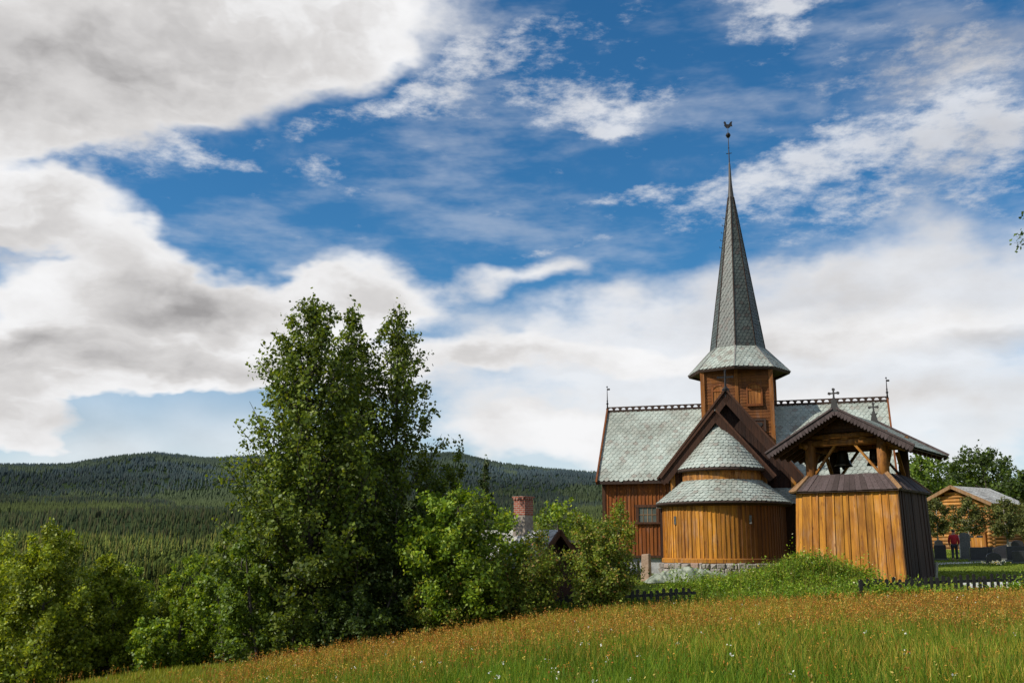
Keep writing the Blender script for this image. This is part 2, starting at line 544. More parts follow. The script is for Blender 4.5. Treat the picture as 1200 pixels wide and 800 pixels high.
def meadow():
    rng = np.random.default_rng(5)
    x, y = wedge(410000, 7, 42, 1.35, rng)
    y = y + rng.normal(0, .2, len(y))
    k = y < edge_y(x); x, y = x[k], y[k]
    n = len(x); P = np.stack([x, y, ground(x, y) - .02], 1)
    mown = sst(-x, 6.5, 9.5) * sst(y, 20, 25)
    pn = np.clip(.5 + (fbm(x * .16, y * .10, 3, 40) - .5) * 2.0, 0, 1); pn2 = fbm(x * .9, y * .6, 2, 41)
    dry = np.clip(sst(y, 19, 31) * .9 + (pn - .5) * 1.3 + .3 * sst(-x, 0, 8) * sst(y, 15, 25), 0, 1)
    g = pick(rng, [(.105, .190, .012, 5), (.15, .215, .016, 4), (.21, .23, .022, 2), (.065, .135, .011, 3)], n)
    d = pick(rng, [(.44, .34, .065, 3), (.38, .27, .04, 3), (.29, .28, .034, 4), (.42, .22, .035, 2)], n)
    m = (rng.random(n) < dry * .54)[:, None]
    col = np.where(m, d, g) * (.75 + .5 * pn2[:, None])
    H = rng.uniform(.20, .46, n) * (.62 + .35 * pn2 + .35 * pn) * (1 - .5 * mown); W = rng.uniform(.008, .018, n) * (.7 + y / 28)
    col = col * (1 - mown[:, None] * .75) + np.array([.24, .27, .03]) * rng.uniform(.7, 1.2, (n, 1)) * mown[:, None] * .75
    V, F, C = blades(P, H, W, col, .45, rng)
    o = np_mesh('meadow_grass', V, F, M['grass'], col=C)
    tag(o, 'tall green and straw coloured grass of the sloping meadow', 'grass', kind='stuff')
    # sorrel: rusty seed heads
    x, y = wedge(68000, 8, 42, .5, rng)
    k = y < edge_y(x); x, y = x[k], y[k]
    pn = np.clip(.5 + (fbm(x * .2 + 7, y * .12, 3, 50) - .5) * 1.8, 0, 1)
    keep = rng.random(len(x)) < np.clip((1 - .93 * sst(-x, 6, 9) * sst(y, 19, 25)) * (.06 + .95 * sst(y, 17, 30) * (.35 + pn) + .12 * sst(-x, -2, 9) * sst(y, 13, 24) + .5 * np.maximum(0, pn - .62)), 0, 1)
    x, y = x[keep], y[keep]; n = len(x)
    H = rng.uniform(.30, .56, n) * (.75 + .5 * pn[keep][:n] if False else 1); P = np.stack([x, y, ground(x, y)], 1)
    Vs, Fs, Cs = blades(P, H, np.full(n, .010) * (.6 + y / 26), pick(rng, [(.24, .13, .03, 2), (.22, .19, .04, 2)], n), .18, np.random.default_rng(77))
    tip = Vs.reshape(n, 5, 3)[:, 4]; mid = Vs.reshape(n, 5, 3)[:, 2]
    L, Cc = [], []
    pc = pick(rng, [(.44, .19, .035, 4), (.50, .28, .045, 4), (.37, .125, .032, 2), (.50, .38, .10, 2)], n)
    for j in range(6):
        f = rng.uniform(.1, 1.0, n)[:, None]
        c = mid * (1 - f) + tip * f + rng.normal(0, .018, (n, 3))
        L.append(c); Cc.append(pc * rng.uniform(.7, 1.3, (n, 1)))
    c = np.concatenate(L); cc = np.concatenate(Cc)
    s = rng.uniform(.017, .042, len(c)) * (.7 + c[:, 1] / 60)
    V2, F2, C2 = leaf_quads(c, s * 1.3, s * .55, cc, rng=rng, updir=.1)
    V = np.concatenate([Vs, V2]); tri = np.concatenate([F2[:, [0, 1, 2]], F2[:, [0, 2, 3]]]) + len(Vs)
    o = np_mesh('sorrel_flowers', V, np.concatenate([Fs, tri]), M['grass'], col=np.concatenate([Cs, C2, C2]))
    tag(o, 'rust coloured sorrel seed heads standing above the meadow grass', 'wildflowers', kind='stuff')
    # white and yellow specks
    x, y = wedge(190, 9, 36, .8, rng)
    k = y < edge_y(x) - 1; x, y = x[k], y[k]; n = len(x)
    P = np.stack([x, y, ground(x, y) + rng.uniform(.3, .5, n)], 1)
    L = []
    for j in range(5): L.append(P + rng.normal(0, .018, (n, 3)))
    c = np.concatenate(L)
    cc = np.tile(pick(rng, [(.8, .8, .75, 4), (.75, .6, .1, 1)], n, .1), (5, 1))
    s = rng.uniform(.018, .034, len(c))
    V, F, C = leaf_quads(c, s, s * .9, cc, rng=rng, updir=1.5)
    tag(np_mesh('meadow_flowers', V, F, M['grass'], col=C), 'scattered small white and yellow flowers in the meadow', 'wildflowers', kind='stuff')


meadow()


def weeds():
    rng = np.random.default_rng(15)
    n = 6500
    x = rng.uniform(-1.5, 15.5, n); y = rng.uniform(35.2, 42.5, n)
    lo = edge_y(x) + .1
    hi = np.interp(x, [-2, 4, 6, 8, 13.2, 14.6, 16], [36.6, 36.9, 39.6, 41.8, 41.8, 38.2, 37.2])
    k = (y > lo) & (y < hi); x, y = x[k], y[k]
    xr = rng.uniform(12.5, 26, 2200); yr = rng.uniform(36.3, 37.1, 2200)          # a thin strip along the right fence
    short = np.concatenate([np.zeros(len(x)), np.ones(2200)]); x = np.concatenate([x, xr]); y = np.concatenate([y, yr])
    n = len(x)
    hgt = rng.uniform(.26, .58, n) * (.35 + 1.25 * fbm(x * 1.3, y * 1.3, 3, 60)) * np.where(rng.random(n) < .12, 1.7, 1); hgt = np.where(short > 0, hgt * (.95 + .8 * (fbm(x * 1.2, y, 2, 66) - .5)), hgt)
    g = ground(x, y)
    stem = pick(rng, [(.10, .185, .014, 4), (.14, .215, .018, 3), (.065, .135, .013, 3), (.18, .22, .025, 1)], n, .2)
    L, Cc = [], []
    m = 14
    for j in range(m):
        f = (j + rng.random(n)) / m
        sp = .16 * (1 - .5 * f)
        c = np.stack([x + rng.normal(0, sp, n), y + rng.normal(0, sp, n), g + hgt * f], 1)
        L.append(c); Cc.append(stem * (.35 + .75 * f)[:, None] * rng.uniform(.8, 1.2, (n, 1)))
    c = np.concatenate(L); cc = np.concatenate(Cc)
    s = rng.uniform(.07, .13, len(c))
    V1, F1, C1 = leaf_quads(c, s, s * .5, cc, rng=rng, updir=.9)
    # small white umbels on the heap, some yellow ones, a few straw stems
    k = rng.choice(n, 420, replace=False)
    fx = np.stack([x[k] + rng.normal(0, .05, 420), y[k], g[k] + hgt[k] * 1.05 + .04], 1)
    on = np.hypot(x[k] - 11.8, (y[k] - 40) * 1.2) < 3.0
    fx = fx[on]; fc = pick(rng, [(.62, .64, .5, 5), (.6, .48, .04, 1)], len(fx), .1)
    s = rng.uniform(.04, .08, len(fx))
    V2, F2, C2 = leaf_quads(fx, s, s, fc, rng=rng, updir=2)
    V = np.concatenate([V1, V2]); F = np.concatenate([F1, F2 + len(V1)])
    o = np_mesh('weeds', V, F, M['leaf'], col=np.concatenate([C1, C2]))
    tag(o, 'lush green weeds over the bank and heap before the church and bell tower', 'weeds', kind='stuff')
    # blades among them
    xb = np.concatenate([x, x + .1, x - .1]); yb = np.concatenate([y, y + .1, y - .05])
    P = np.stack([xb, yb, ground(xb, yb)], 1); nb = len(xb)
    V, F, C = blades(P, rng.uniform(.25, .7, nb) * np.tile(np.where(short > 0, .6, 1), 3), rng.uniform(.012, .022, nb), pick(rng, [(.11, .19, .02, 4), (.2, .23, .035, 2), (.33, .25, .08, 1)], nb), .3, rng)
    tag(np_mesh('bank_grass', V, F, M['grass'], col=C), 'long grass mixed into the weeds along the churchyard fence', 'grass', kind='stuff')
    # mown churchyard turf
    x = rng.uniform(4, 40, 60000); y = rng.uniform(37.5, 74, 60000)
    k = (np.abs(x / y) < .62) & ~((np.abs(x - 14.8) < 3.2) & (np.abs(y - 44) < 3.2)); x, y = x[k], y[k]; n = len(x)
    P = np.stack([x, y, ground(x, y) - .01], 1)
    V, F, C = blades(P, rng.uniform(.04, .09, n), rng.uniform(.03, .06, n), pick(rng, [(.14, .19, .02, 3), (.17, .21, .026, 3), (.10, .15, .02, 2)], n), .5, rng)
    tag(np_mesh('lawn_grass', V, F, M['grass'], col=C), 'short mown green grass between the graves of the churchyard', 'grass', kind='stuff')


weeds()

# ------------------------------------------------------------------ the far forest
def forest():
    rng = np.random.default_rng(23)
    def scatter(n, r0, r1):
        r = np.sqrt(rng.uniform(r0 ** 2, r1 ** 2, n)); t = rng.uniform(-.72, .34, n)
        a = np.arctan(t); return r * np.sin(a), r * np.cos(a), r
    Vs, Fs, Cs = [], [], []; off = 0
    def cones(x, y, h, rad, col, tiers, seg, ztop_jit=.1, round_=False):
        nonlocal off
        n = len(x); z = ground(x, y)
        for t in range(tiers):
            f0 = .06 + .8 * t / tiers; f1 = min(1.0, f0 + 1.25 / tiers) if t < tiers - 1 else 1.0
            rr = rad * (1 - .78 * t / tiers)
            ring = []
            for s in range(seg):
                a = 2 * pi * s / seg + rng.uniform(-.4, .4, n); q = rr * rng.uniform(.65, 1.25, n)
                ring.append(np.stack([x + q * np.cos(a), y + q * np.sin(a), z + h * (f0 + rng.uniform(-.05, .05, n))], 1))
            apex = np.stack([x + rng.normal(0, .05, n) * rad, y, z + h * f1], 1)
            V = np.stack(ring + [apex], 1).reshape(-1, 3)
            k = np.arange(n)[:, None] * (seg + 1) + off
            F = np.concatenate([k + [s, (s + 1) % seg, seg] for s in range(seg)], 1).reshape(-1, 3)
            Vs.append(V); Fs.append(F); vr = .3 if tiers > 1 else .16; Cs.append(np.repeat(col * (1 - .25 * (t == 0)), seg, 0) * rng.uniform(1 - vr, 1 + vr, (n * seg, 1)))
            off += len(V)
    def domes(x, y, h, rad, col):
        nonlocal off
        n = len(x); z = ground(x, y); seg = 6
        rings = []
        for f, q in ((.12, .75), (.5, 1.0), (.82, .62)):
            for s in range(seg):
                a = 2 * pi * s / seg + rng.uniform(-.3, .3, n); w = rad * q * rng.uniform(.75, 1.2, n)
                rings.append(np.stack([x + w * np.cos(a), y + w * np.sin(a), z + h * (f + rng.uniform(-.06, .06, n))], 1))
        rings.append(np.stack([x, y, z + h], 1))
        V = np.stack(rings, 1).reshape(-1, 3); k = np.arange(n)[:, None] * 19 + off
        F = []
        for b in (0, 6):
            for s in range(seg):
                s2 = (s + 1) % seg
                F.append(k + [b + s, b + s2, b + 6 + s2]); F.append(k + [b + s, b + 6 + s2, b + 6 + s])
        for s in range(seg): F.append(k + [12 + s, 12 + (s + 1) % seg, 18])
        nf = len(F); F = np.concatenate(F, 1).reshape(-1, 3)
        Vs.append(V); Fs.append(F); Cs.append(np.repeat(col, nf, 0) * rng.uniform(.7, 1.3, (n * nf, 1))); off += len(V)
    def species(x, y):
        p = fbm(x / 130, y / 260, 3, 70); q = fbm(x / 45, y / 45, 2, 71)
        return p + (q - .5) * .5
    # nearer slope
    x, y, r = scatter(30000, 330, 1500)
    k = fbm(x / 70, y / 140, 2, 79) > .30; x, y, r = x[k], y[k], r[k]      # small clearings
    s = species(x, y); n = len(x)
    col = pick(rng, [(.062, .078, .019, 4), (.092, .104, .023, 3), (.100, .096, .028, 2), (.042, .060, .019, 3)], n)
    col = col * (.35 + 1.3 * np.clip(.5 + 1.7 * (fbm(x / 150, y / 260, 3, 74) - .5), 0, 1))[:, None]
    dec = s > .69
    k = ~dec; cones(x[k], y[k], rng.uniform(6, 19, k.sum()) * (.75 + .5 * fbm(x[k] / 90, y[k] / 90, 2, 78)), rng.uniform(1.5, 2.5, k.sum()), col[k], 3, 6)
    dc = pick(rng, [(.058, .078, .018, 2), (.078, .092, .02, 1), (.045, .062, .018, 2)], dec.sum())
    domes(x[dec], y[dec], rng.uniform(7, 12, dec.sum()), rng.uniform(2.2, 3.6, dec.sum()), dc)
    # upper slope
    x1, y1, r1 = scatter(30000, 1450, 2600); x2, y2, r2 = scatter(44000, 2600, 4750)
    x = np.concatenate([x1, x2]); y = np.concatenate([y1, y2]); r = np.concatenate([r1, r2])
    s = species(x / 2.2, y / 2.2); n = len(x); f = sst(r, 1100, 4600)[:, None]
    col = pick(rng, [(.030, .044, .017, 3), (.046, .058, .019, 3), (.052, .052, .022, 2)], n) * (1 - f) + np.array([.050, .074, .092]) * f  # distance haze painted in: tree colours turn blue further off
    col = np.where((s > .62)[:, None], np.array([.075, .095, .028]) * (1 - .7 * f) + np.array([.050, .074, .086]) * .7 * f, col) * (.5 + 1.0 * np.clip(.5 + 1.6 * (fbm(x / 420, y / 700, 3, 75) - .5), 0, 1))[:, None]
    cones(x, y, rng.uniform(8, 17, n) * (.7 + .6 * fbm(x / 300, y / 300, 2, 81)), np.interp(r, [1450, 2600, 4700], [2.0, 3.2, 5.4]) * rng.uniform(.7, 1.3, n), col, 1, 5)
    # the ridge line
    a = rng.uniform(-.70, .30, 2600); r = rng.uniform(4380, 4560, 2600); x = r * np.sin(a); y = r * np.cos(a)
    cones(x, y, rng.uniform(9, 19, 2600), rng.uniform(2.5, 4, 2600), np.tile(np.array([[.042, .062, .076]]), (2600, 1)), 1, 5)  # haze blue in the ridge trees' own colour too
    o = np_mesh('spruce_forest', np.concatenate(Vs), np.concatenate(Fs), M['needle'], col=np.concatenate(Cs))
    tag(o, 'dark spruce forest covering the far side of the valley', 'forest', kind='stuff')


forest()

# ------------------------------------------------------------------ trees and shrubs
PROF = {
    'aspen': [(0, .62), (.12, .85), (.35, .98), (.6, .78), (.78, .54), (.92, .27), (1, .07)],
    'slim': [(0, .8), (.2, 1), (.45, .92), (.65, .74), (.8, .54), (.92, .32), (1, .07)],
    'bush': [(0, .7), (.25, 1), (.55, .92), (.8, .62), (1, .18)],
    'round': [(0, .5), (.2, .85), (.5, 1), (.78, .78), (1, .25)],
    'dome': [(0, .72), (.2, .95), (.5, 1), (.74, .84), (.9, .56), (1, .2)],
    'cone': [(0, 1), (.5, .55), (1, .04)],
}
PAL = {
    'aspen': [(.052, .088, .012, 4), (.070, .110, .013, 4), (.105, .145, .016, 2.4), (.034, .060, .011, 2)],
    'bright': [(.085, .150, .013, 4), (.125, .195, .016, 3), (.055, .105, .012, 3), (.17, .22, .02, 1)],
    'mid': [(.062, .110, .013, 4), (.09, .145, .015, 3), (.04, .078, .011, 3)],
    'birch': [(.115, .165, .014, 4), (.165, .210, .018, 3), (.075, .118, .012, 3)],
    'rowan': [(.085, .135, .017, 4), (.125, .170, .022, 3), (.06, .10, .016, 3), (.20, .19, .05, 1.5), (.22, .13, .05, .4)],
    'olive': [(.070, .092, .024, 4), (.095, .115, .03, 3), (.05, .07, .02, 3)],
    'dark': [(.034, .062, .012, 4), (.05, .085, .013, 3), (.024, .046, .010, 3)],
    'spruce': [(.026, .048, .014, 4), (.04, .07, .016, 3), (.065, .095, .02, 1)],
}


def make_tree(name, x, y, h, R, label, cat='tree', group=None, prof='round', pal='mid', nbr=26, leaves=6000, ls=.14, t0=.12,
              tr=.12, stems=1, seed=1, up=.5, spread=1.0, sig=.16, lean=(0, 0), trunkmat='bark', z=None, vis_up=.6, droop=0.0, wob=.02):
    rng = np.random.default_rng(seed)
    z = gz(x, y) - .05 if z is None else z
    root = empty(name, (x, y, z), 0, label, cat, group)
    tb = MB()
    pr = PROF[prof]; pt = [p[0] for p in pr]; pv = [p[1] for p in pr]
    twigs = []          # (p0, p1, weight, brightness)
    for sidx in range(stems):
        a = 2 * pi * sidx / max(stems, 1) + rng.uniform(0, 1)
        o = (0, 0) if stems == 1 else (.18 * R * cos(a), .18 * R * sin(a))
        hs = h * (1 if sidx == 0 else rng.uniform(.72, .95))
        sp = 0 if stems == 1 else .38 * R
        n = 9; pts = []
        wx = np.cumsum(rng.normal(0, wob * h, n)) * .6; wy = np.cumsum(rng.normal(0, wob * h, n)) * .6
        for i in range(n):
            f = i / (n - 1)
            pts.append(Vector((o[0] + sp * cos(a) * f + lean[0] * f * f + wx[i] * f, o[1] + sp * sin(a) * f + lean[1] * f * f + wy[i] * f, hs * f * .97)))
        tb.tube(pts, [tr * (1 - .88 * (i / (n - 1))) * (1.25 if i == 0 else 1) + .008 for i in range(n)], 7)
        def tp(f):
            q = f * (n - 1); i = min(int(q), n - 2); return pts[i].lerp(pts[i + 1], q - i)
        nb = max(4, int(nbr / stems))
        az = rng.uniform(0, 6)
        for b in range(nb):
            ft = min(t0 + (1 - t0) * ((b + rng.random()) / nb) ** .85, .99)          # height of the tip
            tcr = (ft - t0) / (1 - t0)
            rr = R * float(np.interp(tcr, pt, pv)) * rng.uniform(.74, 1.06) * (1 if stems == 1 else .74)
            az += 2.4 + rng.normal(0, .5)
            rise = rr * tan(min(1.15, max(-.3, up * (.7 + .6 * tcr))))
            f = max(min(ft, .1 + .3 * t0 + .25 * ft) if up > 0 else ft, min(.97, ft - rise / hs)); p0 = tp(f)
            c0 = tp(min(ft, .985)); tip = Vector((c0.x + rr * cos(az), c0.y + rr * sin(az), max(.1, hs * (ft if up > 0 else ft - .05))))
            v_ = tip - p0; L = max(v_.length, .1); d = v_ / L; bp = [p0]
            for i in range(1, 5):
                g = i / 4
                bp.append(p0 + v_ * g + Vector((0, 0, -.10 * L * sin(pi * g) * (1 - 2 * droop))) + Vector(rng.normal(0, .022 * L, 3)))
            br = max(.008, tr * .42 * (1 - f * .7)); tb.tube(bp, [br, br * .75, br * .5, br * .32, br * .15], 5, False)
            shade = rng.uniform(.72, 1.22)
            ns = max(3, int(3 + L * 2.6))
            for k in range(ns):
                g = rng.uniform(.22, 1.0); q = g * 4; i = min(int(q), 3); s0 = bp[i].lerp(bp[i + 1], q - i)
                a2 = rng.uniform(0, 2 * pi); e2 = rng.normal(.25 - droop, .45)
                l2 = L * rng.uniform(.18, .42) * spread
                l2 = min(l2, .35 * R + .1); s1 = s0 + (Vector((cos(a2) * cos(e2), sin(a2) * cos(e2), sin(e2))) * .8 + d * .45) * l2 * (1.15 - .45 * g)
                twigs.append((s0, s1, l2 + .15, shade * rng.uniform(.85, 1.15)))
                if k % 2 == 0: tb.tube([s0, s0.lerp(s1, .5), s1], [br * .35, br * .22, .004], 3, False)
        # leader
        twigs.append((tp(.9), tp(1.0) + Vector((0, 0, .05 * h)), .5, 1))
    tb.build('trunk', M[trunkmat], root, True)
    w = np.array([t[2] for t in twigs]); cnt = rng.multinomial(leaves, w / w.sum())
    P0 = np.repeat(np.array([t[0] for t in twigs]), cnt, 0); P1 = np.repeat(np.array([t[1] for t in twigs]), cnt, 0)
    sh = np.repeat(np.array([t[3] for t in twigs]), cnt); ln = np.repeat(w, cnt)
    f = rng.beta(1.6, 1.1, leaves)[:, None]
    C = P0 * (1 - f) + P1 * f + np.clip(rng.normal(0, 1, (leaves, 3)), -1.7, 1.7) * (sig * (.45 + .55 * ln))[:, None]
    C[:, 2] = np.maximum(C[:, 2], .06)
    out = C.copy(); out[:, 2] = 0; out /= np.linalg.norm(out, axis=1)[:, None] + .2
    col = pick(rng, PAL[pal], leaves, .18) * sh[:, None]
    s = rng.uniform(.5, 1.35, leaves) * ls
    V, F, C2 = leaf_quads(C, s, s * .72, col, nrm=out * .7, rng=rng, updir=vis_up)
    np_mesh('crown', V, F, M['leaf'] if pal not in ('olive', 'spruce') else M['leaf_dull'], root, C2)
    return root


def xw(px, Y): return (px - 600) / 1200 * .981 * Y


def tree_px(name, px, Y, py_top, rpx, label, **k):
    x = xw(px, Y); g = gz(x, Y); top = at(px, py_top, Y).z
    return make_tree(name, x, Y, (top - g) * .97, rpx / 1200 * Y, label, **k)


def vegetation():
    A = 'aspens rising above the shrubs at the meadow edge'
    tree_px('aspen_tree', 364, 36, 333, 100, 'broadest aspen, with a thick dark trunk bare near the ground', group=A, prof='aspen', pal='aspen', nbr=130, leaves=42000, ls=.145, t0=.10, tr=.17, seed=3, up=.8, sig=.13, wob=.008)
    tree_px('aspen_tree', 404, 38, 341, 50, 'slim middle aspen, between the broad aspen and the leaning-topped one', group=A, prof='slim', pal='aspen', nbr=76, leaves=13000, ls=.145, t0=.22, tr=.12, seed=9, up=.95, sig=.12, wob=.008)
    tree_px('aspen_tree', 466, 38.6, 339, 62, 'tall airy aspen nearest the church, with sky showing through its crown', group=A, prof='slim', pal='aspen', nbr=82, leaves=14500, ls=.145, t0=.2, tr=.12, seed=14, up=.95, sig=.12, wob=.008)
    S = 'shrubs crowded beneath the aspens'
    for i, (px, Y, py, r, pal, lf, lab) in enumerate([
        (314, 35.6, 600, 56, 'mid', 7600, 'leafy sapling hiding the left foot of the broadest aspen'),
        (276, 37.6, 560, 36, 'mid', 4200, 'narrow bush at the outer left edge of the aspen clump'),
        (408, 36.6, 545, 62, 'dark', 6200, 'dark green shrub just right of the broad aspen trunk'),
        (466, 37.2, 560, 64, 'dark', 6200, 'dark thicket shrub below the airy aspen'),
        (350, 34.9, 694, 44, 'aspen', 4200, 'low leafy shrub at the foot of the broadest aspen'),
        (432, 35.2, 676, 54, 'dark', 5200, 'low dark shrub on the meadow edge between the aspen trunks and the maple bush'),
        (388, 35.0, 700, 40, 'dark', 3800, 'lowest dark shrub, right against the trunk of the broadest aspen'),
        (520, 38.6, 508, 46, 'aspen', 5200, 'dark young tree between the airy aspen and the bright maple bush')]):
        tree_px('shrub', px, Y, py, r, lab, cat='shrub', group=S, prof='bush', pal=pal, nbr=44, leaves=int(lf * 1.9), ls=.12, t0=.02, tr=.06, stems=3, seed=30 + i, up=.65, sig=.14)
    tree_px('maple_bush', 540, 35.5, 566, 72, 'bright yellow-green maple bush left of the brick chimney', cat='bush', prof='dome', pal='bright', nbr=80, leaves=27000, ls=.135, t0=.03, tr=.09, stems=1, seed=41, up=.6, sig=.14)
    tree_px('rowan_bush', 512, 34.9, 662, 38, 'low dull shrub with rust tinged leaves in front of the maple bush', cat='bush', prof='bush', pal='rowan', nbr=34, leaves=8000, ls=.09, t0=.03, tr=.04, stems=4, seed=42, up=.8)
    tree_px('rowan_bush', 615, 35.3, 612, 44, 'rowan bush with russet tips standing before the cottage chimney', cat='bush', prof='dome', pal='rowan', nbr=76, leaves=22000, ls=.088, t0=.03, tr=.05, stems=4, seed=43, up=.9)
    tree_px('rowan_bush', 703, 35.6, 584, 42, 'tall rowan bush with russet tips between the cottage gable and the church', cat='bush', prof='slim', pal='rowan', nbr=84, leaves=24000, ls=.088, t0=.03, tr=.05, stems=4, seed=44, up=.9)
    tree_px('young_spruce', 566, 47, 528, 44, 'thin topped young spruce rising behind the maple bush', prof='cone', pal='spruce', nbr=60, leaves=7500, ls=.13, t0=.06, tr=.09, seed=45, up=-.05, sig=.09, droop=.2)
    tree_px('bright_tree', 655, 55, 584, 50, 'light green round tree behind the cottage roof', prof='round', pal='bright', nbr=30, leaves=5500, ls=.17, tr=.1, seed=46)
    tree_px('bright_tree', 592, 58, 600, 40, 'green tree behind the maple bush, left of the chimney', prof='round', pal='mid', nbr=30, leaves=5000, ls=.17, tr=.1, seed=47)
    T = 'trees below the meadow edge'  # their crowns reach the ground
    for i, (px, Y, py, r, pal, lf, lab) in enumerate([
        (-22, 44, 614, 66, 'birch', 11000, 'half hidden birch at the far left, behind the large round birch'),
        (58, 42, 604, 66, 'birch', 17000, 'largest birch with a full rounded crown, left of the lower trees'),
        (142, 44, 646, 50, 'birch', 12000, 'mid height tree just right of the large round birch'),
        (188, 47, 642, 48, 'bright', 9000, 'tree with a pale top in the middle of the lower row'),
        (236, 45.5, 650, 46, 'birch', 11000, 'tree in the lower row standing close to the aspens'),
        (272, 42.5, 640, 42, 'bright', 11000, 'tree whose crown meets the aspens from the left'),
        (205, 42.2, 700, 42, 'bright', 7500, 'low bright bush in front of the lower row of trees'),
        (108, 50, 690, 46, 'mid', 5000, 'darker tree filling the gap behind the large birch'),
        (20, 39.5, 740, 50, 'birch', 4500, 'low shrub at the very lower left corner of the meadow')]):
        tree_px('birch_tree' if pal == 'birch' else 'broadleaf_tree', px, Y, py, r, lab, group=T, prof='slim' if i in (1, 2, 4) else 'dome', pal=pal, nbr=64, leaves=int(lf * 1.9), ls=.14, t0=.015, tr=.09, stems=1 if i in (0, 1, 2) else 2, seed=60 + i, up=.62, sig=.15)
    # right: garden trees by the log house, big trees behind
    G = 'small pruned trees before the log storehouse'
    for i, (px, Y, py, r, lab) in enumerate([
        (1100, 69, 582, 17, 'small olive green tree beside the dark side of the bell tower'),
        (1136, 65, 580, 21, 'small dense tree in front of the log gable, right of the person'),
        (1181, 64, 581, 20, 'small dense tree with a pale bare trunk, right of the orange door'),
        (1210, 61, 583, 17, 'small dense tree cut by the right edge of the view')]):
        tree_px('garden_tree', px, Y, py, r, lab, group=G, prof='round', pal='olive', nbr=30, leaves=5200, ls=.12, t0=.36, tr=.07, seed=80 + i, up=.35, sig=.15, trunkmat='palebark', droop=.35)
    B = 'broadleaved trees behind the log storehouse'
    for i, (px, Y, py, r, pal, lf, lab) in enumerate([
        (1084, 92, 527, 38, 'mid', 8000, 'rounded tree seen between the bell tower roof and the log house'),
        (1164, 95, 516, 52, 'dark', 10500, 'tallest dark tree above the ridge of the log house'),
        (1212, 90, 545, 30, 'dark', 6000, 'tree behind the log house at the right edge'),
        (1126, 104, 534, 36, 'dark', 6000, 'tree set back behind the left gable end of the log house'),
        (1055, 100, 556, 40, 'mid', 5500, 'low tree showing through the open side of the bell tower')]):
        tree_px('broadleaf_tree', px, Y, py, r, lab, group=B, prof='round', pal=pal, nbr=44, leaves=lf, ls=.30, t0=.12, tr=.22, seed=90 + i, up=.55, sig=.24, spread=1.1)
    make_tree('tall_birch', 19.75, 30, 24, 3.5, 'tall birch just beyond the right edge, a few twigs reaching in', prof='slim', pal='dark', nbr=120, leaves=26000, ls=.14, t0=.2, tr=.16, seed=101, up=.3, sig=.12)


vegetation()

# ------------------------------------------------------------------ carpentry helpers
def planks(mb, p0, p1, z0, z1, w, t=.03, n=None, batten=0, rng=random, top=None, p0b=None, p1b=None, jig=.012):
    """vertical boards from p0 to p1 (outside on the right hand of p0->p1 seen from above = -normal side); p0b/p1b: bottom line if battered; top(f): height limit"""
    p0 = Vector((p0[0], p0[1])); p1 = Vector((p1[0], p1[1]))
    p0b = p0 if p0b is None else Vector(p0b); p1b = p1 if p1b is None else Vector(p1b)
    L = (p1 - p0).length; n = n or max(1, round(L / w)); d = (p1 - p0) / L; nrm = Vector((d.y, -d.x))
    cuts = [0] + [(i + rng.uniform(-.12, .12)) / n for i in range(1, n)] + [1]
    for i in range(n):
        f0, f1 = cuts[i] + .002 / L, cuts[i + 1] - .006 / L
        o = rng.uniform(0, jig)
        za, zb = (z1, z1) if top is None else (top(f0), top(f1))
        def P(f, z, off, bot):
            q = (p0b.lerp(p1b, f) if bot else p0.lerp(p1, f)) + nrm * off
            return (q.x, q.y, z)
        mb.hexa([P(f0, z0, o + t, 1), P(f1, z0, o + t, 1), P(f1, z0, -.02, 1), P(f0, z0, -.02, 1), P(f0, za, o + t, 0), P(f1, zb, o + t, 0), P(f1, zb, -.02, 0), P(f0, za, -.02, 0)])
        if batten and i < n - 1:
            g0, g1 = cuts[i + 1] - batten / 2 / L, cuts[i + 1] + batten / 2 / L
            zc = z1 if top is None else min(top(g0), top(g1))
            a, b = .005 + t, t + jig + .026
            mb.hexa([P(g0, z0 + .01, b, 1), P(g1, z0 + .01, b, 1), P(g1, z0 + .01, a, 1), P(g0, z0 + .01, a, 1), P(g0, zc - .01, b, 0), P(g1, zc - .01, b, 0), P(g1, zc - .01, a, 0), P(g0, zc - .01, a, 0)])


def boards_h(mb, p0, p1, z0, z1, h, t=.02, lim=None):
    """horizontal lapped boards; lim(z) -> (f0, f1) part of the length covered at height z"""
    p0 = Vector((p0[0], p0[1])); p1 = Vector((p1[0], p1[1])); d = (p1 - p0); nrm = Vector((d.y, -d.x)).normalized()
    n = max(1, round((z1 - z0) / h)); h = (z1 - z0) / n
    for i in range(n):
        za, zb = z0 + i * h + .004, z0 + (i + 1) * h
        f0, f1 = (0, 1) if lim is None else lim((za + zb) / 2)
        if f1 - f0 < .01: continue
        a = p0.lerp(p1, f0); b = p0.lerp(p1, f1); o1 = nrm * (t + random.uniform(0, .006)); o0 = nrm * .006; k = nrm * -.02
        mb.hexa([(*(a + o1), za), (*(b + o1), za), (*(b + k), za), (*(a + k), za), (*(a + o0), zb), (*(b + o0), zb), (*(b + k), zb), (*(a + k), zb)])


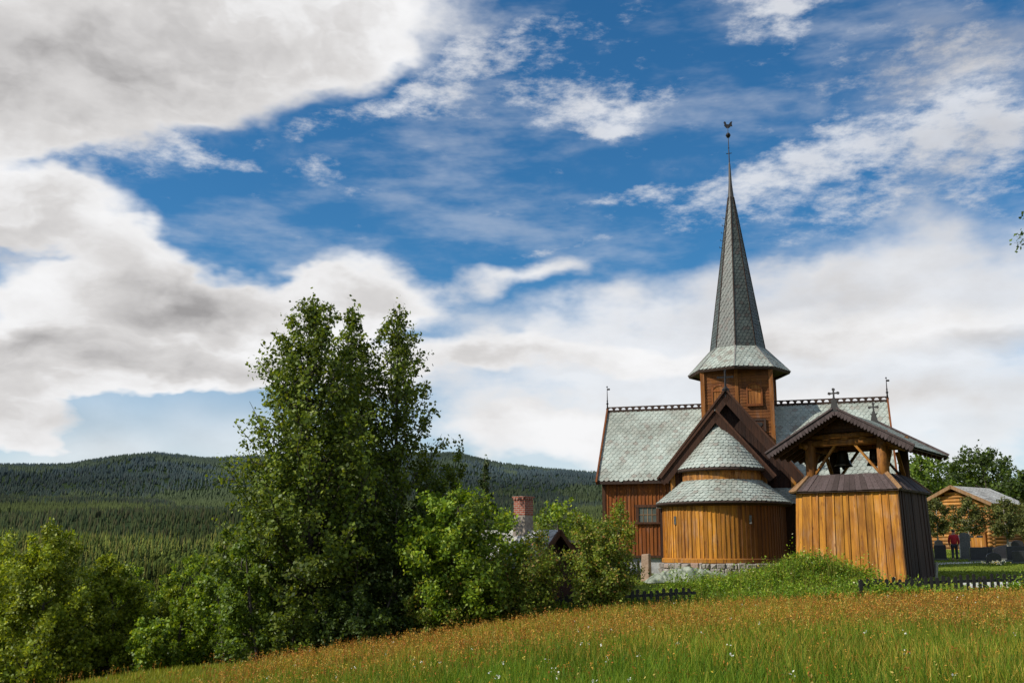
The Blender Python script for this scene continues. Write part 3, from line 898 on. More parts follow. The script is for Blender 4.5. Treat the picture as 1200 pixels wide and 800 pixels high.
def tiles(mb, P, nrm, v0, v1, urange, tw, th, lap=1.55, rng=random, lift=.028, tip=.5):
    """slates with pointed-round tails. P(u, v) -> point, nrm(u, v) -> normal; v runs up the slope, urange(v) -> (u0, u1)"""
    rows = int((v1 - v0) / th) + 1
    for r in range(rows):
        vb = v0 + r * th; u0, u1 = urange(min(vb, v1))
        if u1 - u0 < .03: continue
        vt = min(vb + th * lap, v1)
        off = (r % 2) * .5 * tw
        k = math.floor((u0 - off) / tw)
        while k * tw + off < u1:
            a = k * tw + off + .004; b = a + tw - .008; k += 1
            j = rng.uniform(-.012, .012) - (.05 if rng.random() < .025 else 0); lf = lift * rng.uniform(.8, 1.25)
            c = (a + b) / 2; sh = th * tip
            prof = [(a, vt, .004), (a, vb + sh + j, lf), (a + (b - a) * .18, vb + sh * .38 + j, lf), (c - tw * .14, vb + sh * .05 + j, lf), (c + tw * .14, vb + sh * .05 + j, lf), (b - (b - a) * .18, vb + sh * .38 + j, lf), (b, vb + sh + j, lf), (b, vt, .004)]
            pts = []
            for (u, v, l) in prof:
                q0, q1 = urange(min(max(v, v0), v1)); u = min(max(u, q0), q1)
                pts.append(Vector(P(u, v)) + Vector(nrm(u, v)) * l)
            if (pts[0] - pts[-1]).length + (pts[1] - pts[-2]).length < .02: continue
            mb.face(list(reversed(pts)))
            # tail edge
            low = [p - Vector(nrm(c, vb)) * .02 for p in pts[1:7]]
            for i in range(5): mb.face([pts[1 + i], pts[2 + i], low[i + 1], low[i]])


def slope(o, ud, vd):
    o = Vector(o); ud = Vector(ud).normalized(); vd = Vector(vd).normalized(); n = ud.cross(vd).normalized()
    if n.z < 0: n = -n
    return (lambda u, v: o + ud * u + vd * v), (lambda u, v: n), n


def arc_planks(mb, cx, cy, R, z0, z1, a0, a1, w, t=.03, batten=0):
    n = round(R * (a1 - a0) / w)
    for i in range(n):
        f0 = a0 + (a1 - a0) * (i + .01) / n; f1 = a0 + (a1 - a0) * (i + .985) / n; o = random.uniform(0, .012)
        Q = lambda a, r, z: (cx + r * cos(a), cy + r * sin(a), z)
        mb.hexa([Q(f0, R + o, z0), Q(f1, R + o, z0), Q(f1, R - .06, z0), Q(f0, R - .06, z0), Q(f0, R + o, z1), Q(f1, R + o, z1), Q(f1, R - .06, z1), Q(f0, R - .06, z1)])
        if batten:
            g0, g1 = f1 - batten / R * .4, f1 + batten / R * .6
            mb.hexa([Q(g0, R + .034, z0 + .02), Q(g1, R + .034, z0 + .02), Q(g1, R + .002, z0 + .02), Q(g0, R + .002, z0 + .02), Q(g0, R + .034, z1 - .01), Q(g1, R + .034, z1 - .01), Q(g1, R + .002, z1 - .01), Q(g0, R + .002, z1 - .01)])


# ------------------------------------------------------------------ the church
def church():
    Z0 = .2
    root = empty('stave_church', (12.65, 57, Z0), -radians(17), 'brown tarred wooden church with slate roofs, round apse and tall pointed spire', 'church')
    nb = lambda: MB(-Z0)
    XL, XR, HW = -7.1, 7.65, 2.8
    # foundations
    m = nb(); m.box(XL + .1, XR - .1, -HW + .08, HW - .08, -.6, 1.06)
    m.build('foundation', M['plaster'], root)
    m = nb(); AX, AY = -.35, -7.0
    m.lathe([(3.10, -.5), (3.08, .2), (3.0, .84), (2.6, .85)], AX, AY, 40)
    zc = -.1
    while zc < .80:
        hc = random.uniform(.15, .26); a = -pi - .4; z1 = min(zc + hc, .86)
        while a < .4:
            da = random.uniform(.05, .17); o = random.uniform(-.05, .07); j = lambda: random.uniform(-.03, .03)
            q = lambda t, r, z: (AX + r * cos(t), AY + r * sin(t), z)
            b0, b1 = a + .005, a + da - .004; ri = 2.95; ro = 3.16 - .06 * zc + o; k = .035
            z0_, z1_ = zc + .008 + j() * .9, z1 - .008 + j() * .9
            I = [q(b0, ri, z0_), q(b1, ri, z0_), q(b1, ri, z1_), q(b0, ri, z1_)]
            Mi = [q(b0, ro - .05, z0_), q(b1, ro - .05, z0_), q(b1, ro - .05, z1_), q(b0, ro - .05, z1_)]
            O = [q(b0 + .012, ro + j(), z0_ + k), q(b1 - .012, ro + j(), z0_ + k), q(b1 - .012, ro + j(), z1_ - k), q(b0 + .012, ro + j(), z1_ - k)]
            base = len(m.v)
            for p in I + Mi + O: m.v.append((p[0], p[1], p[2] + m.dz))
            for u in (0, 4):
                for e in range(4): f_ = (e + 1) % 4; m.f.append((base + u + e, base + u + f_, base + u + 4 + f_, base + u + 4 + e))
            m.f.append((base + 8, base + 9, base + 10, base + 11))
            a += da
        zc += hc
    m.box(-3.0, 3.05, -5.9, -2.8, -.5, .85)
    m.build('apse_foundation', M['rubble'], root)
    # nave walls
    m = nb()
    planks(m, (XL, -HW), (XR, -HW), 1.1, 5.15, .2, batten=.05)
    planks(m, (XR, HW), (XL, HW), 1.1, 5.15, .24)
    EZ, RZ, EW = 5.10, 9.28, 3.2
    gt = lambda f: 5.1 + (1 - abs(2 * f - 1)) * (RZ - .15 - 5.1) * .98
    planks(m, (XL, HW), (XL, -HW), 1.1, 0, .22, top=gt, n=26)
    planks(m, (XR, -HW), (XR, HW), 1.1, 0, .22, top=gt, n=26)
    m.build('nave_wall', M['redwood'], root)
    m = nb()
    for x in (XL - .02, XR + .02): m.mark(); m.box(x - .09, x + .09, -HW - .075, -HW + .1, 1.08, 5.14)
    m.mark(); m.box(XL + .08, XR - .08, -HW - .085, -HW - .03, 1.02, 1.14)
    m.build('corner_board', M['midwood'], root)
    # nave roof
    x0, x1 = -7.42, 7.92
    sl = Vector((0, EW, RZ - EZ)); SL = sl.length
    m = nb()
    for s in (-1, 1):
        d = Vector((0, -s * EW, RZ - EZ)).normalized(); n = Vector((0, s * (RZ - EZ), EW)).normalized()
        a = Vector((x0, s * EW, EZ)); b = Vector((x1, s * EW, EZ))
        P = [a - n * .14, b - n * .14, b, a]; Q = [p + d * SL for p in P]
        if s > 0: P = P[::-1]; Q = Q[::-1]
        m.hexa([P[0], P[1], Q[1], Q[0], P[3], P[2], Q[2], Q[3]])
    m.build('roof_boarding', M['fascia'], root)
    m = nb()
    P, N, n = slope((0, -EW - .03, EZ - .02), (1, 0, 0), (0, EW, RZ - EZ))
    tiles(m, P, N, -.04, SL, lambda v: (x0 - .02, -1.75), .27, .215)
    tiles(m, P, N, -.04, SL, lambda v: (1.98, x1 + .02), .27, .215)
    P, N, n = slope((0, EW + .03, EZ - .02), (-1, 0, 0), (0, -EW, RZ - EZ))
    tiles(m, P, N, -.04, SL, lambda v: (-x1 - .02, -x0 + .02), .5, .42)
    m.build('nave_roof', M['slate'], root)
    # ridge crest with rounded openings
    m = nb()
    for (a, b) in ((x0, -1.78), (2.0, x1)):
        m.mark()
        m.box(a, b, -.09, .09, RZ - .06, RZ + .06); m.box(a, b, -.045, .045, RZ + .19, RZ + .25)
        k = int((b - a) / .36); st = (b - a) / k
        for i in range(k + 1):
            x = a + i * st; m.box(x - .07, x + .07, -.04, .04, RZ + .05, RZ + .195)
            if i < k:
                m.box(x + .065, x + .115, -.038, .038, RZ + .15, RZ + .193); m.box(x + st - .115, x + st - .065, -.038, .038, RZ + .15, RZ + .193)
    m.build('ridge_crest', M['fascia'], root)
    # barge boards and end poles
    for x in (x0, x1):
        m = nb()
        for s in (-1, 1):
            m.mark(); m.beam((x, s * (EW + .12), EZ - .14), (x, 0, RZ + .05), .09, .26, (0, s * (RZ - EZ), EW))
        m.build('barge_board', M['redwood'], root)
        m = nb()
        zt = 10.75 if x < 0 else 10.55
        m.tube([(x, 0, RZ - .1), (x, 0, RZ + .5), (x, 0, zt)], [.06, .035, .012], 8)
        for zz, r in ((RZ + .46, .075), (RZ + .62, .05), (zt - .02, .05)):
            m.lathe([(0, zz - r), (r * .7, zz - r * .6), (r, zz), (r * .7, zz + r * .6), (0, zz + r)], x, 0, 8)
        m.box(x - .015, x + .16, -.008, .008, zt - .22, zt - .12)
        m.build('ridge_pole', M['iron'], root, True)
    # eave fascia
    m = nb(); m.box(x0 + .02, x1 - .02, -EW - .06, -EW - .015, EZ - .20, EZ - .04); m.build('eave_board', M['fascia'], root)
    # little window in the nave
    w = nb()
    wx0, wx1, wz0, wz1 = -5.38, -4.12, 2.88, 3.66; yy = -HW - .06
    w.box(wx0, wx0 + .16, yy - .06, yy, wz0, wz1); w.box(wx1 - .16, wx1, yy - .06, yy, wz0, wz1)
    w.box(wx0 - .05, wx1 + .05, yy - .075, yy, wz1, wz1 + .14); w.box(wx0 - .05, wx1 + .05, yy - .12, yy, wz0 - .1, wz0)
    fr = w.build('window', M['midwood'], root)
    w = nb()
    for i in range(1, 4): x = wx0 + .16 + (wx1 - wx0 - .32) * i / 4; w.box(x - .013, x + .013, yy - .03, yy - .005, wz0, wz1)
    w.box(wx0 + .16, wx1 - .16, yy - .032, yy - .006, (wz0 + wz1) / 2 - .013, (wz0 + wz1) / 2 + .013)
    w.build('glazing_bar', M['paleboard'], fr)
    w = nb(); w.box(wx0 + .15, wx1 - .15, yy - .012, yy + .0, wz0, wz1); w.build('pane', M['glass'], fr)
    # choir: rear gable at y = -5.5, front gable at y = -7
    def gable(yf, yb, cx, hw, zap, ze, whw, mat, bw):
        m = nb()
        gt = lambda f: ze - .05 + (1 - abs(2 * f - 1)) * (whw / hw) * (zap - .2 - ze) + (1 - whw / hw) * (zap - ze) - .1
        planks(m, (cx - whw, yf), (cx + whw, yf), .85, 0, .17, top=gt, n=int(2 * whw / .17) // 2 * 2)
        zt = ze + (1 - whw / hw) * (zap - ze) - .15
        planks(m, (cx + whw, yf), (cx + whw, yb), .85, zt, .2); planks(m, (cx - whw, yb), (cx - whw, yf), .85, zt, .2)
        m.build('choir_wall', mat, root)
        m = nb()
        for s in (-1, 1):
            n = Vector((s * (zap - ze), 0, hw)).normalized()
            a = Vector((cx + s * hw, yf - .42, ze)); b = Vector((cx, yf - .42, zap)); k = Vector((0, yb - yf + .4, 0))
            P = [a - n * .12, a - n * .12 + k, a + k, a]; Q = [b - n * .12, b - n * .12 + k, b + k, b]
            if s < 0: P = P[::-1]; Q = Q[::-1]
            m.hexa([P[0], P[1], Q[1], Q[0], P[3], P[2], Q[2], Q[3]])
        m.build('choir_roof_boarding', M['fascia'], root)
        m = nb()
        for s in (-1, 1):
            L = hypot(hw, zap - ze)
            P, N, n = slope((cx + s * (hw + .01), 0, ze + .02), (0, s, 0), (-s * hw, 0, zap - ze))
            lo, hi = (yf - .42, yb) if s > 0 else (-yb, -yf + .42)
            tiles(m, P, N, -.03, L, lambda v: (lo, hi), .27, .215)
        m.build('choir_roof', M['slate'], root)
        m = nb()
        for s in (-1, 1):
            n = Vector((s * (zap - ze), 0, hw)).normalized(); d = Vector((-s * hw, 0, zap - ze)).normalized()
            a = Vector((cx + s * hw, yf - .47, ze)) - d * .15; b = Vector((cx, yf - .47, zap)) + d * .0
            m.mark(); m.beam(a - n * (bw / 2 - .05), b - n * (bw / 2 - .05), .07, bw, n)
            m.beam(a + n * .06 + Vector((0, -.05, 0)), b + n * .06 + Vector((0, -.05, 0)), .12, .09, n)
        m.build('barge_board', M['bargewood'], root)
    gable(-5.5, -1.7, -.1, 3.45, 9.30, 5.02, 3.02, M['darkwood'], .46)
    gable(-7.0, -5.55, -.52, 2.62, 8.12, 4.98, 2.25, M['midwood'], .42)
    m = nb(); m.box(2.86, 3.1, -5.62, -5.38, 3.4, 5.15); m.mark(); m.box(-2.85, -2.62, -7.10, -6.9, 4.2, 5.1); m.mark(); m.box(1.55, 1.78, -7.10, -6.9, 4.2, 5.1)
    m.build('corner_post', M['orange'], root)
    # gable cross
    m = nb(); m.tube([(-.1, -5.95, 9.0), (-.1, -5.95, 10.35)], [.07, .035], 8); m.box(-.44, .24, -5.98, -5.92, 9.98, 10.06)
    m.lathe([(.0, 9.2), (.16, 9.28), (.18, 9.4), (.06, 9.55)], -.1, -5.95, 8)
    for q in ((-.46, 10.02), (.26, 10.02), (-.1, 10.38)): m.box(q[0] - .05, q[0] + .05, -5.985, -5.915, q[1] - .05, q[1] + .05)
    m.build('gable_cross', M['iron'], root)
    # apse
    A0, A1 = -pi - .45, .45
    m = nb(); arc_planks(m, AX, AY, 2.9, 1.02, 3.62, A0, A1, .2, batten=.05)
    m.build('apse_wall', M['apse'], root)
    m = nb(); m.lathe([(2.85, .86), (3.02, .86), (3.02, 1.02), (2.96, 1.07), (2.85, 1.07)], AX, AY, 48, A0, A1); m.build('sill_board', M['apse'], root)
    m = nb()
    for a in (-2.35, -1.05): m.mark(); m.box(AX + 2.93 * cos(a) - .05, AX + 2.93 * cos(a) + .05, AY + 2.93 * sin(a) - .06, AY + 2.93 * sin(a) + .03, 2.62, 3.0)
    m.build('vent_slit', M['greystone'], root)
    m = nb(); m.lathe([(3.22, 3.52), (3.26, 3.58), (3.22, 3.64), (2.8, 3.66), (2.8, 3.50)], AX, AY, 56, A0, A1); m.lathe([(2.9, 3.45), (3.2, 3.5)], AX, AY, 48, A0, A1)
    m.lathe([(2.10, 5.12), (2.15, 5.18), (2.12, 5.26), (1.8, 5.28), (1.8, 5.1)], AX, AY, 48, -pi, 0); m.build('apse_eave_board', M['fascia'], root)
    def cone_tiles(mat, R0, z0, R1, z1, a0, a1, tw, th, name, c1=None):
        L = hypot(R0 - R1, z1 - z0); m = nb()
        m.lathe([(R0 - .02, z0 - .02), (max(R1 - .02, .01), z1 - .02)], AX, AY, 40, a0, a1)
        rows = int(L / th) + 1
        for r in range(rows):
            f = r * th / L
            if f > .985: break
            R = R0 + (R1 - R0) * f; n = max(5, round(R * (a1 - a0) / tw)); off = (r % 2) * .5
            for k in range(-1, n + 1):
                ua, ub = a0 + (a1 - a0) * (k + off + .015) / n, a0 + (a1 - a0) * (k + off + .985) / n
                if ub < a0 or ua > a1: continue
                ua = max(ua, a0); ub = min(ub, a1)
                j = random.uniform(-.008, .008); lf = .035 * random.uniform(.8, 1.3); uc = (ua + ub) / 2; w = ub - ua
                pts = []
                for (u, dv, l) in ((ua, th * 1.5, .004), (ua, th * .5, lf), (ua + w * .18, th * .2, lf), (uc - w * .14, .02, lf), (uc + w * .14, .02, lf), (ub - w * .18, th * .2, lf), (ub, th * .5, lf), (ub, th * 1.5, .004)):
                    g = min((r * th + dv + j) / L, 1); rr = R0 + (R1 - R0) * g; zz = z0 + (z1 - z0) * g
                    nn = Vector((cos(u) * (z1 - z0), sin(u) * (z1 - z0), R0 - R1)).normalized()
                    pts.append(Vector((AX + rr * cos(u), AY + rr * sin(u), zz)) + nn * l)
                m.face(pts[::-1])
                nn = Vector((cos(uc) * (z1 - z0), sin(uc) * (z1 - z0), R0 - R1)).normalized() * .025
                for i in range(1, 6): m.face([pts[i], pts[i + 1], pts[i + 1] - nn, pts[i] - nn])
        m.build(name, mat, root)
    cone_tiles(M['slate'], 3.24, 3.62, 1.9, 4.70, A0, A1, .27, .2, 'apse_lower_roof')
    m = nb(); arc_planks(m, AX, AY, 1.9, 4.55, 5.2, -pi, 0, .17); m.build('apse_upper_wall', M['beamwood'], root)
    cone_tiles(M['slate'], 2.14, 5.24, .03, 7.72, -pi, 0, .25, .2, 'apse_cone_roof')
    # lean-to on the right of the choir
    m = nb(); planks(m, (1.9, -6.3), (3.7, -6.3), .85, 3.62, .2); planks(m, (3.7, -6.3), (3.7, -2.9), .85, 3.6, .2)
    m.mark(); planks(m, (-3.62, -2.9), (-3.62, -5.6), .85, 3.5, .2); planks(m, (-3.62, -5.6), (-2.9, -5.6), .85, 3.5, .2)
    m.build('lean_to_wall', M['darkwood'], root)
    m = nb()
    P, N, n = slope((0, -6.62, 3.58), (1, 0, 0), (0, 1.05, .85)); tiles(m, P, N, 0, 1.35, lambda v: (1.6, 3.95), .27, .2)
    m.mark(); P, N, n = slope((3.97, 0, 3.58), (0, 1, 0), (-.9, 0, .8)); tiles(m, P, N, 0, 1.2, lambda v: (-6.6, -2.9), .27, .2)
    m.mark(); P, N, n = slope((-3.8, 0, 3.5), (0, -1, 0), (.9, 0, .9)); tiles(m, P, N, 0, 1.2, lambda v: (2.9, 5.8), .27, .2)
    m.build('lean_to_roof', M['slate'], root)
    # tower
    TX, H = .13, 1.83
    m = nb()
    for (a, b) in (((TX - H, -H), (TX + H, -H)), ((TX + H, -H), (TX + H, H)), ((TX + H, H), (TX - H, H)), ((TX - H, H), (TX - H, -H))):
        boards_h(m, a, b, 6.4, 11.2, .165)
    m.build('tower_wall', M['towerwood'], root)
    m = nb()
    for sx in (-1, 1):
        for sy in (-1, 1):
            m.mark(); m.box(TX + sx * H - .11, TX + sx * H + .11, sy * H - .11, sy * H + .11, 6.3, 11.2)
    m.mark(); m.box(TX - .09, TX + .09, -H - .065, -H, 7.5, 11.2)
    m.build('tower_corner_board', M['shutter'], root)
    for cx in (TX - .93, TX + .93):
        m = nb(); z0, z1, hw = 9.15, 9.95, .34; yf = -H - .09
        for i in range(4):
            xa = cx - hw + 2 * hw * i / 4 + .006; xb = cx - hw + 2 * hw * (i + 1) / 4 - .006
            hh = lambda x: z1 + sqrt(max(0, hw * hw - (x - cx) ** 2)) * .75
            m.prism([(xa, yf, z0), (xb, yf, z0), (xb, yf, hh(xb)), ((xa + xb) / 2, yf, hh((xa + xb) / 2)), (xa, yf, hh(xa))], (0, 0, 0), (0, .05, 0))
        sh = m.build('shutter', M['shutter'], root)
        m = nb(); m.box(cx - hw - .1, cx + hw + .1, yf - .06, yf + .05, z0 - .13, z0); m.box(cx - hw - .02, cx + hw + .02, yf - .03, yf - .003, z1 - .06, z1 + .03)
        for k in range(12):
            a = pi * k / 12; b = pi * (k + 1) / 12; r0, r1 = hw, hw + .085
            Q = lambda a, r: Vector((cx + r * cos(a), yf - .035, z1 + r * sin(a) * (.75 if r == r0 else .8)))
            m.prism([Q(a, r0), Q(a, r1), Q(b, r1), Q(b, r0)], (0, 0, 0), (0, .06, 0))
        for s in (-1, 1): m.box(cx + s * (hw + .045) - .04, cx + s * (hw + .045) + .04, yf - .035, yf + .03, z0, z1)
        m.build('shutter_frame', M['redwood'], sh)
    # framed carved board under the right shutter
    cx, cz, q, yf = TX + 1.12, 7.98, .30, -H - .06
    m = nb(); m.box(cx - q, cx + q, yf - .02, yf + .02, cz - q, cz + q); pl = m.build('carved_board', M['midwood'], root)
    m = nb()
    for s in (-1, 1): m.box(cx + s * q - .05, cx + s * q + .05, yf - .05, yf, cz - q - .05, cz + q + .05); m.box(cx - q + .05, cx + q - .05, yf - .048, yf - .002, cz + s * q - .05, cz + s * q + .05)
    m.build('frame', M['fascia'], pl)
    m = nb()
    hp = []
    for k in range(20):
        t = 2 * pi * k / 20; hp.append((cx + .012 * 16 * sin(t) ** 3 * .9, yf - .02, cz + .02 + .0125 * (13 * cos(t) - 5 * cos(2 * t) - 2 * cos(3 * t) - cos(4 * t)) * .9))
    m.prism(hp, (0, -.03, 0), (0, .0, 0)); m.build('emblem', M['blacktar'], pl)
    # spire: eight sides, a corner to the front
    def octa(R, z, k): a = -pi / 2 + k * pi / 4; return Vector((TX + R * cos(a), R * sin(a), z))
    R0, Z_0, R1, Z_1, R2, Z_2 = 2.82, 11.12, 1.49, 12.5, .15, 21.55
    m = nb()
    for k in range(8):
        m.face([octa(R0 - .05, Z_0 - .04, k), octa(R0 - .05, Z_0 - .04, k + 1), octa(R1 - .03, Z_1 - .03, k + 1), octa(R1 - .03, Z_1 - .03, k)])
        m.face([octa(1.6, Z_0 - .02, k), octa(1.6, Z_0 - .02, k + 1), octa(R0 - .05, Z_0 - .06, k + 1), octa(R0 - .05, Z_0 - .06, k)])
        m.hexa([octa(R0 - .04, Z_0 - .13, k), octa(R0 - .04, Z_0 - .13, k + 1), octa(R0 - .2, Z_0 - .13, k + 1), octa(R0 - .2, Z_0 - .13, k), octa(R0 + .02, Z_0 - .01, k), octa(R0 + .02, Z_0 - .01, k + 1), octa(R0 - .2, Z_0 + .0, k + 1), octa(R0 - .2, Z_0 + .0, k)])
    m.build('spire_eave', M['fascia'], root)
    def faceted(Ra, za, Rb, zb, tw, th, name, mat, hip, hipmat, solid):
        m = nb(); h = nb()
        for k in range(8):
            A, B, C, D = octa(Ra, za, k), octa(Ra, za, k + 1), octa(Rb, zb, k + 1), octa(Rb, zb, k)
            if solid: m.face([octa(Ra - .02, za - .01, k), octa(Ra - .02, za - .01, k + 1), octa(Rb - .01, zb, k + 1), octa(Rb - .01, zb, k)])
            mid = (A + B) / 2; top = (C + D) / 2; L = (top - mid).length; wa = (B - A).length / 2; wb = (C - D).length / 2
            P, N, n = slope(mid, B - A, top - mid)
            tiles(m, P, N, 0, L, lambda v: (-(wa + (wb - wa) * v / L), wa + (wb - wa) * v / L), tw, th)
            h.mark(); h.beam(octa(Ra + .03, za, k), octa(Rb + .03, zb, k), hip, hip * .6, (cos(-pi / 2 + k * pi / 4), sin(-pi / 2 + k * pi / 4), .3))
        m.build(name, mat, root); h.build('hip_strip', hipmat, root)
    faceted(R0, Z_0, R1, Z_1, .27, .2, 'spire_skirt', M['slate'], .07, M['greyroof'], True)
    faceted(R1 + .02, Z_1 - .05, R2, Z_2, .22, .19, 'spire', M['spireslate'], .055, M['fascia'], True)
    m = nb(); m.lathe([(.20, 21.3), (.17, 21.6), (.10, 22.4), (.055, 23.6), (.03, 23.7)], TX, 0, 10); m.build('spire_tip', M['spireslate'], root, True)
    m = nb(); m.tube([(TX, 0, 23.5), (TX, 0, 26.0)], [.035, .015], 8)
    m.lathe([(0, 25.22), (.09, 25.27), (.15, 25.4), (.09, 25.53), (0, 25.58)], TX, 0, 12)
    m.box(TX - .16, TX + .16, -.012, .012, 24.25, 24.29); m.lathe([(0, 24.55), (.05, 24.6), (0, 24.66)], TX, 0, 8)
    ck = [(-.26, 26.02), (-.1, 25.86), (.08, 25.84), (.22, 25.95), (.34, 25.92), (.30, 26.10), (.34, 26.25), (.2, 26.22), (.08, 26.08), (-.08, 26.1), (-.14, 26.26), (-.24, 26.3), (-.3, 26.2), (-.24, 26.14)]
    m.prism([(TX + a * .8, 0, b) for a, b in ck], (0, -.012, 0), (0, .012, 0))
    m.build('weathercock', M['iron'], root)
    m = nb()
    for i in range(5):
        m.mark(); z = 18.5 + i * .44; R = R1 + (R2 - R1) * (z - Z_1) / (Z_2 - Z_1); a = -pi / 2 - 1.35; c = Vector((TX + R * cos(a), R * sin(a), z))
        m.beam(c, c + Vector((-.17, -.03, .02)), .022, .022); m.beam(c + Vector((-.16, -.03, .0)), c + Vector((-.16, -.03, .10)), .022, .022)
    m.build('roof_hook', M['iron'], root)


church()

# ------------------------------------------------------------------ the bell tower
def bell_tower():
    Z0 = .3
    root = empty('bell_tower', (14.8, 44, Z0), -radians(36), 'free-standing open topped wooden bell tower with orange boarded base', 'bell tower')
    nb = lambda: MB(-Z0)
    T, Bm, zt, zb, c = 2.12, 2.26, 3.86, .1, .42
    def plan(h): return [(-h + c, -h), (h, -h), (h, h), (-h, h), (-h, -h + c)]
    pt, pb = plan(T), plan(Bm)
    m = nb()
    planks(m, pt[0], pt[1], zb, zt, .33, .03, batten=.07, p0b=pb[0], p1b=pb[1], jig=.02)
    planks(m, pt[4], pt[0], zb, zt, .3, .03, p0b=pb[4], p1b=pb[0])
    planks(m, pt[3], pt[4], zb, zt, .33, .03, batten=.07, p0b=pb[3], p1b=pb[4])
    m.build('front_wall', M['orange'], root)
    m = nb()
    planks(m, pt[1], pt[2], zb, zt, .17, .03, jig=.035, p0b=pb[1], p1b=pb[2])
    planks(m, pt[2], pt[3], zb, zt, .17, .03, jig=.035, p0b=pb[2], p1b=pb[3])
    m.build('side_wall', M['darkwood'], root)  # darker than the front boards: more tar, plus this side's shade in the colour
    m = nb()
    m.hexa([(Bm - .02, -Bm - .05, zb), (Bm + .05, -Bm - .05, zb), (Bm + .05, -Bm + .1, zb), (Bm - .02, -Bm + .1, zb), (T - .02, -T - .05, zt), (T + .05, -T - .05, zt), (T + .05, -T + .1, zt), (T - .02, -T + .1, zt)])
    m.build('corner_board', M['beamwood'], root)
    # skirt roof of boards
    E, ez, U, uz = 2.34, 3.82, 1.62, 4.52
    cor = [(-E + c, -E), (E, -E), (E, E), (-E, E), (-E, -E + c)]; top = [(-U + .08, -U), (U, -U), (U, U), (-U, U), (-U, -U + .08)]
    m = nb(); hb = nb(); ev = nb()
    for i in range(5):
        a, b = Vector((*cor[i], ez)), Vector((*cor[(i + 1) % 5], ez)); d, e = Vector((*top[i], uz)), Vector((*top[(i + 1) % 5], uz))
        n_ = (b - a).cross(d - a).normalized()
        if i != 4:
            k = max(1, round((b - a).length / .25))
            for j in range(k):
                f0, f1 = (j + .02) / k, (j + .98) / k; o = n_ * random.uniform(.02, .05)
                P = [a.lerp(b, f0), a.lerp(b, f1), d.lerp(e, f1), d.lerp(e, f0)]
                m.hexa([p - n_ * .03 for p in P] + [p + o for p in P])
                ev.beam(P[0] - n_ * .05 + (d - a) * .02, P[1] - n_ * .05 + (d - a) * .02, .05, .05)
        else:
            P = [a, b, e, d]; hb.mark(); hb.hexa([p - n_ * .03 for p in P] + [p + n_ * .05 for p in P])
        hb.mark(); hb.beam(b + n_ * .04, e + n_ * .04, .16, .06, n_)
    m.build('skirt_roof', M['skirtboard'], root); hb.build('hip_board', M['paleboard'], root); ev.build('skirt_eave', M['fascia'], root)
    # posts
    h = 1.5
    for sx in (-1, 1):
        for sy in (-1, 1):
            m = nb(); m.tube([(sx * h, sy * h, 3.6), (sx * h, sy * h, 4.9), (sx * h, sy * h, 6.0)], [.25, .225, .21], 14)
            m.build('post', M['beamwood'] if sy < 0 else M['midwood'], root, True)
    # log plates
    m = nb()
    for sy in (-1, 1):
        m.mark(); m.tube([(-1.95, sy * h, 5.86), (1.95, sy * h, 5.86)], .16, 12); m.mark(); m.tube([(-1.75, sy * h, 6.14), (1.75, sy * h, 6.14)], .13, 12)
        for x in (-.75, .05, .8): m.box(x - .14, x + .14, sy * h - .19, sy * h + .19, 5.97, 6.03)
    for sx in (-1, 1): m.mark(); m.tube([(sx * (h + .12), -1.78, 5.72), (sx * (h + .12), 1.85, 5.72)], .11, 12)
    m.mark(); m.tube([(-1.6, 0, 5.75), (1.6, 0, 5.75)], .14, 10)
    m.build('tie_beam', M['beamwood'], root, True)
    # braces
    m = nb()
    for sy in (-1, 1):
        for sx in (-1, 1): m.mark(); m.beam((sx * (h - .15), sy * (h + .03), 4.55), (sx * .42, sy * (h + .03), 5.74), .09, .15, (0, 1, 0))
    for sx in (-1, 1):
        for sy in (-1, 1): m.mark(); m.beam((sx * (h + .03), sy * (h - .15), 4.5), (sx * (h + .03), sy * .5, 5.5), .09, .15, (1, 0, 0))
    m.build('brace', M['orange'], root)
    # gable boarding (horizontal), front and back
    apz, ez2, hw, yf, yb = 7.12, 5.44, 2.98, -2.52, 2.7
    m = nb(); s = (apz - ez2) / hw
    for (a, b) in (((-2.5, -1.62), (2.5, -1.62)), ((2.5, 1.62), (-2.5, 1.62))):
        def lim(z):
            q = max(0, (apz - .16 - z) / s); return max(0, .5 - q / 5), min(1, .5 + q / 5)
        m.mark(); boards_h(m, a, b, 6.28, 7.0, .14, lim=lim)
    m.build('gable_boarding', M['midwood'], root)
    # roof
    m = nb(); t = nb(); ra = nb()
    for q in (-1, 1):
        n_ = Vector((q * (apz - ez2), 0, hw)).normalized()
        for j in range(20):
            y0 = yf + (yb - yf) * j / 20 + .006; y1 = yf + (yb - yf) * (j + 1) / 20 - .006
            A = [Vector((q * hw, y0, ez2)), Vector((q * hw, y1, ez2)), Vector((0, y1, apz)), Vector((0, y0, apz))]
            if q < 0: A = [A[1], A[0], A[3], A[2]]
            m.hexa([p - n_ * .10 for p in A] + [p - n_ * .06 for p in A])
        for y in (-2.2, -1.5, -.75, 0, .75, 1.5, 2.4): ra.mark(); ra.beam(Vector((q * (hw - .05), y, ez2)) - n_ * .18, Vector((0, y, apz)) - n_ * .18, .12, .15, n_)
        P, N, n = slope((q * (hw + .04), 0, ez2 - .02), (0, q, 0), (-q * hw, 0, apz - ez2))
        lo, hi = (yf - .05, yb + .05) if q > 0 else (-yb - .05, -yf + .05)
        tiles(t, P, N, 0, hypot(hw, apz - ez2) + .03, lambda v: (lo, hi), .27, .22)
    m.build('roof_boarding', M['fascia'], root); ra.build('rafter', M['midwood'], root); t.build('roof', M['slate'], root)
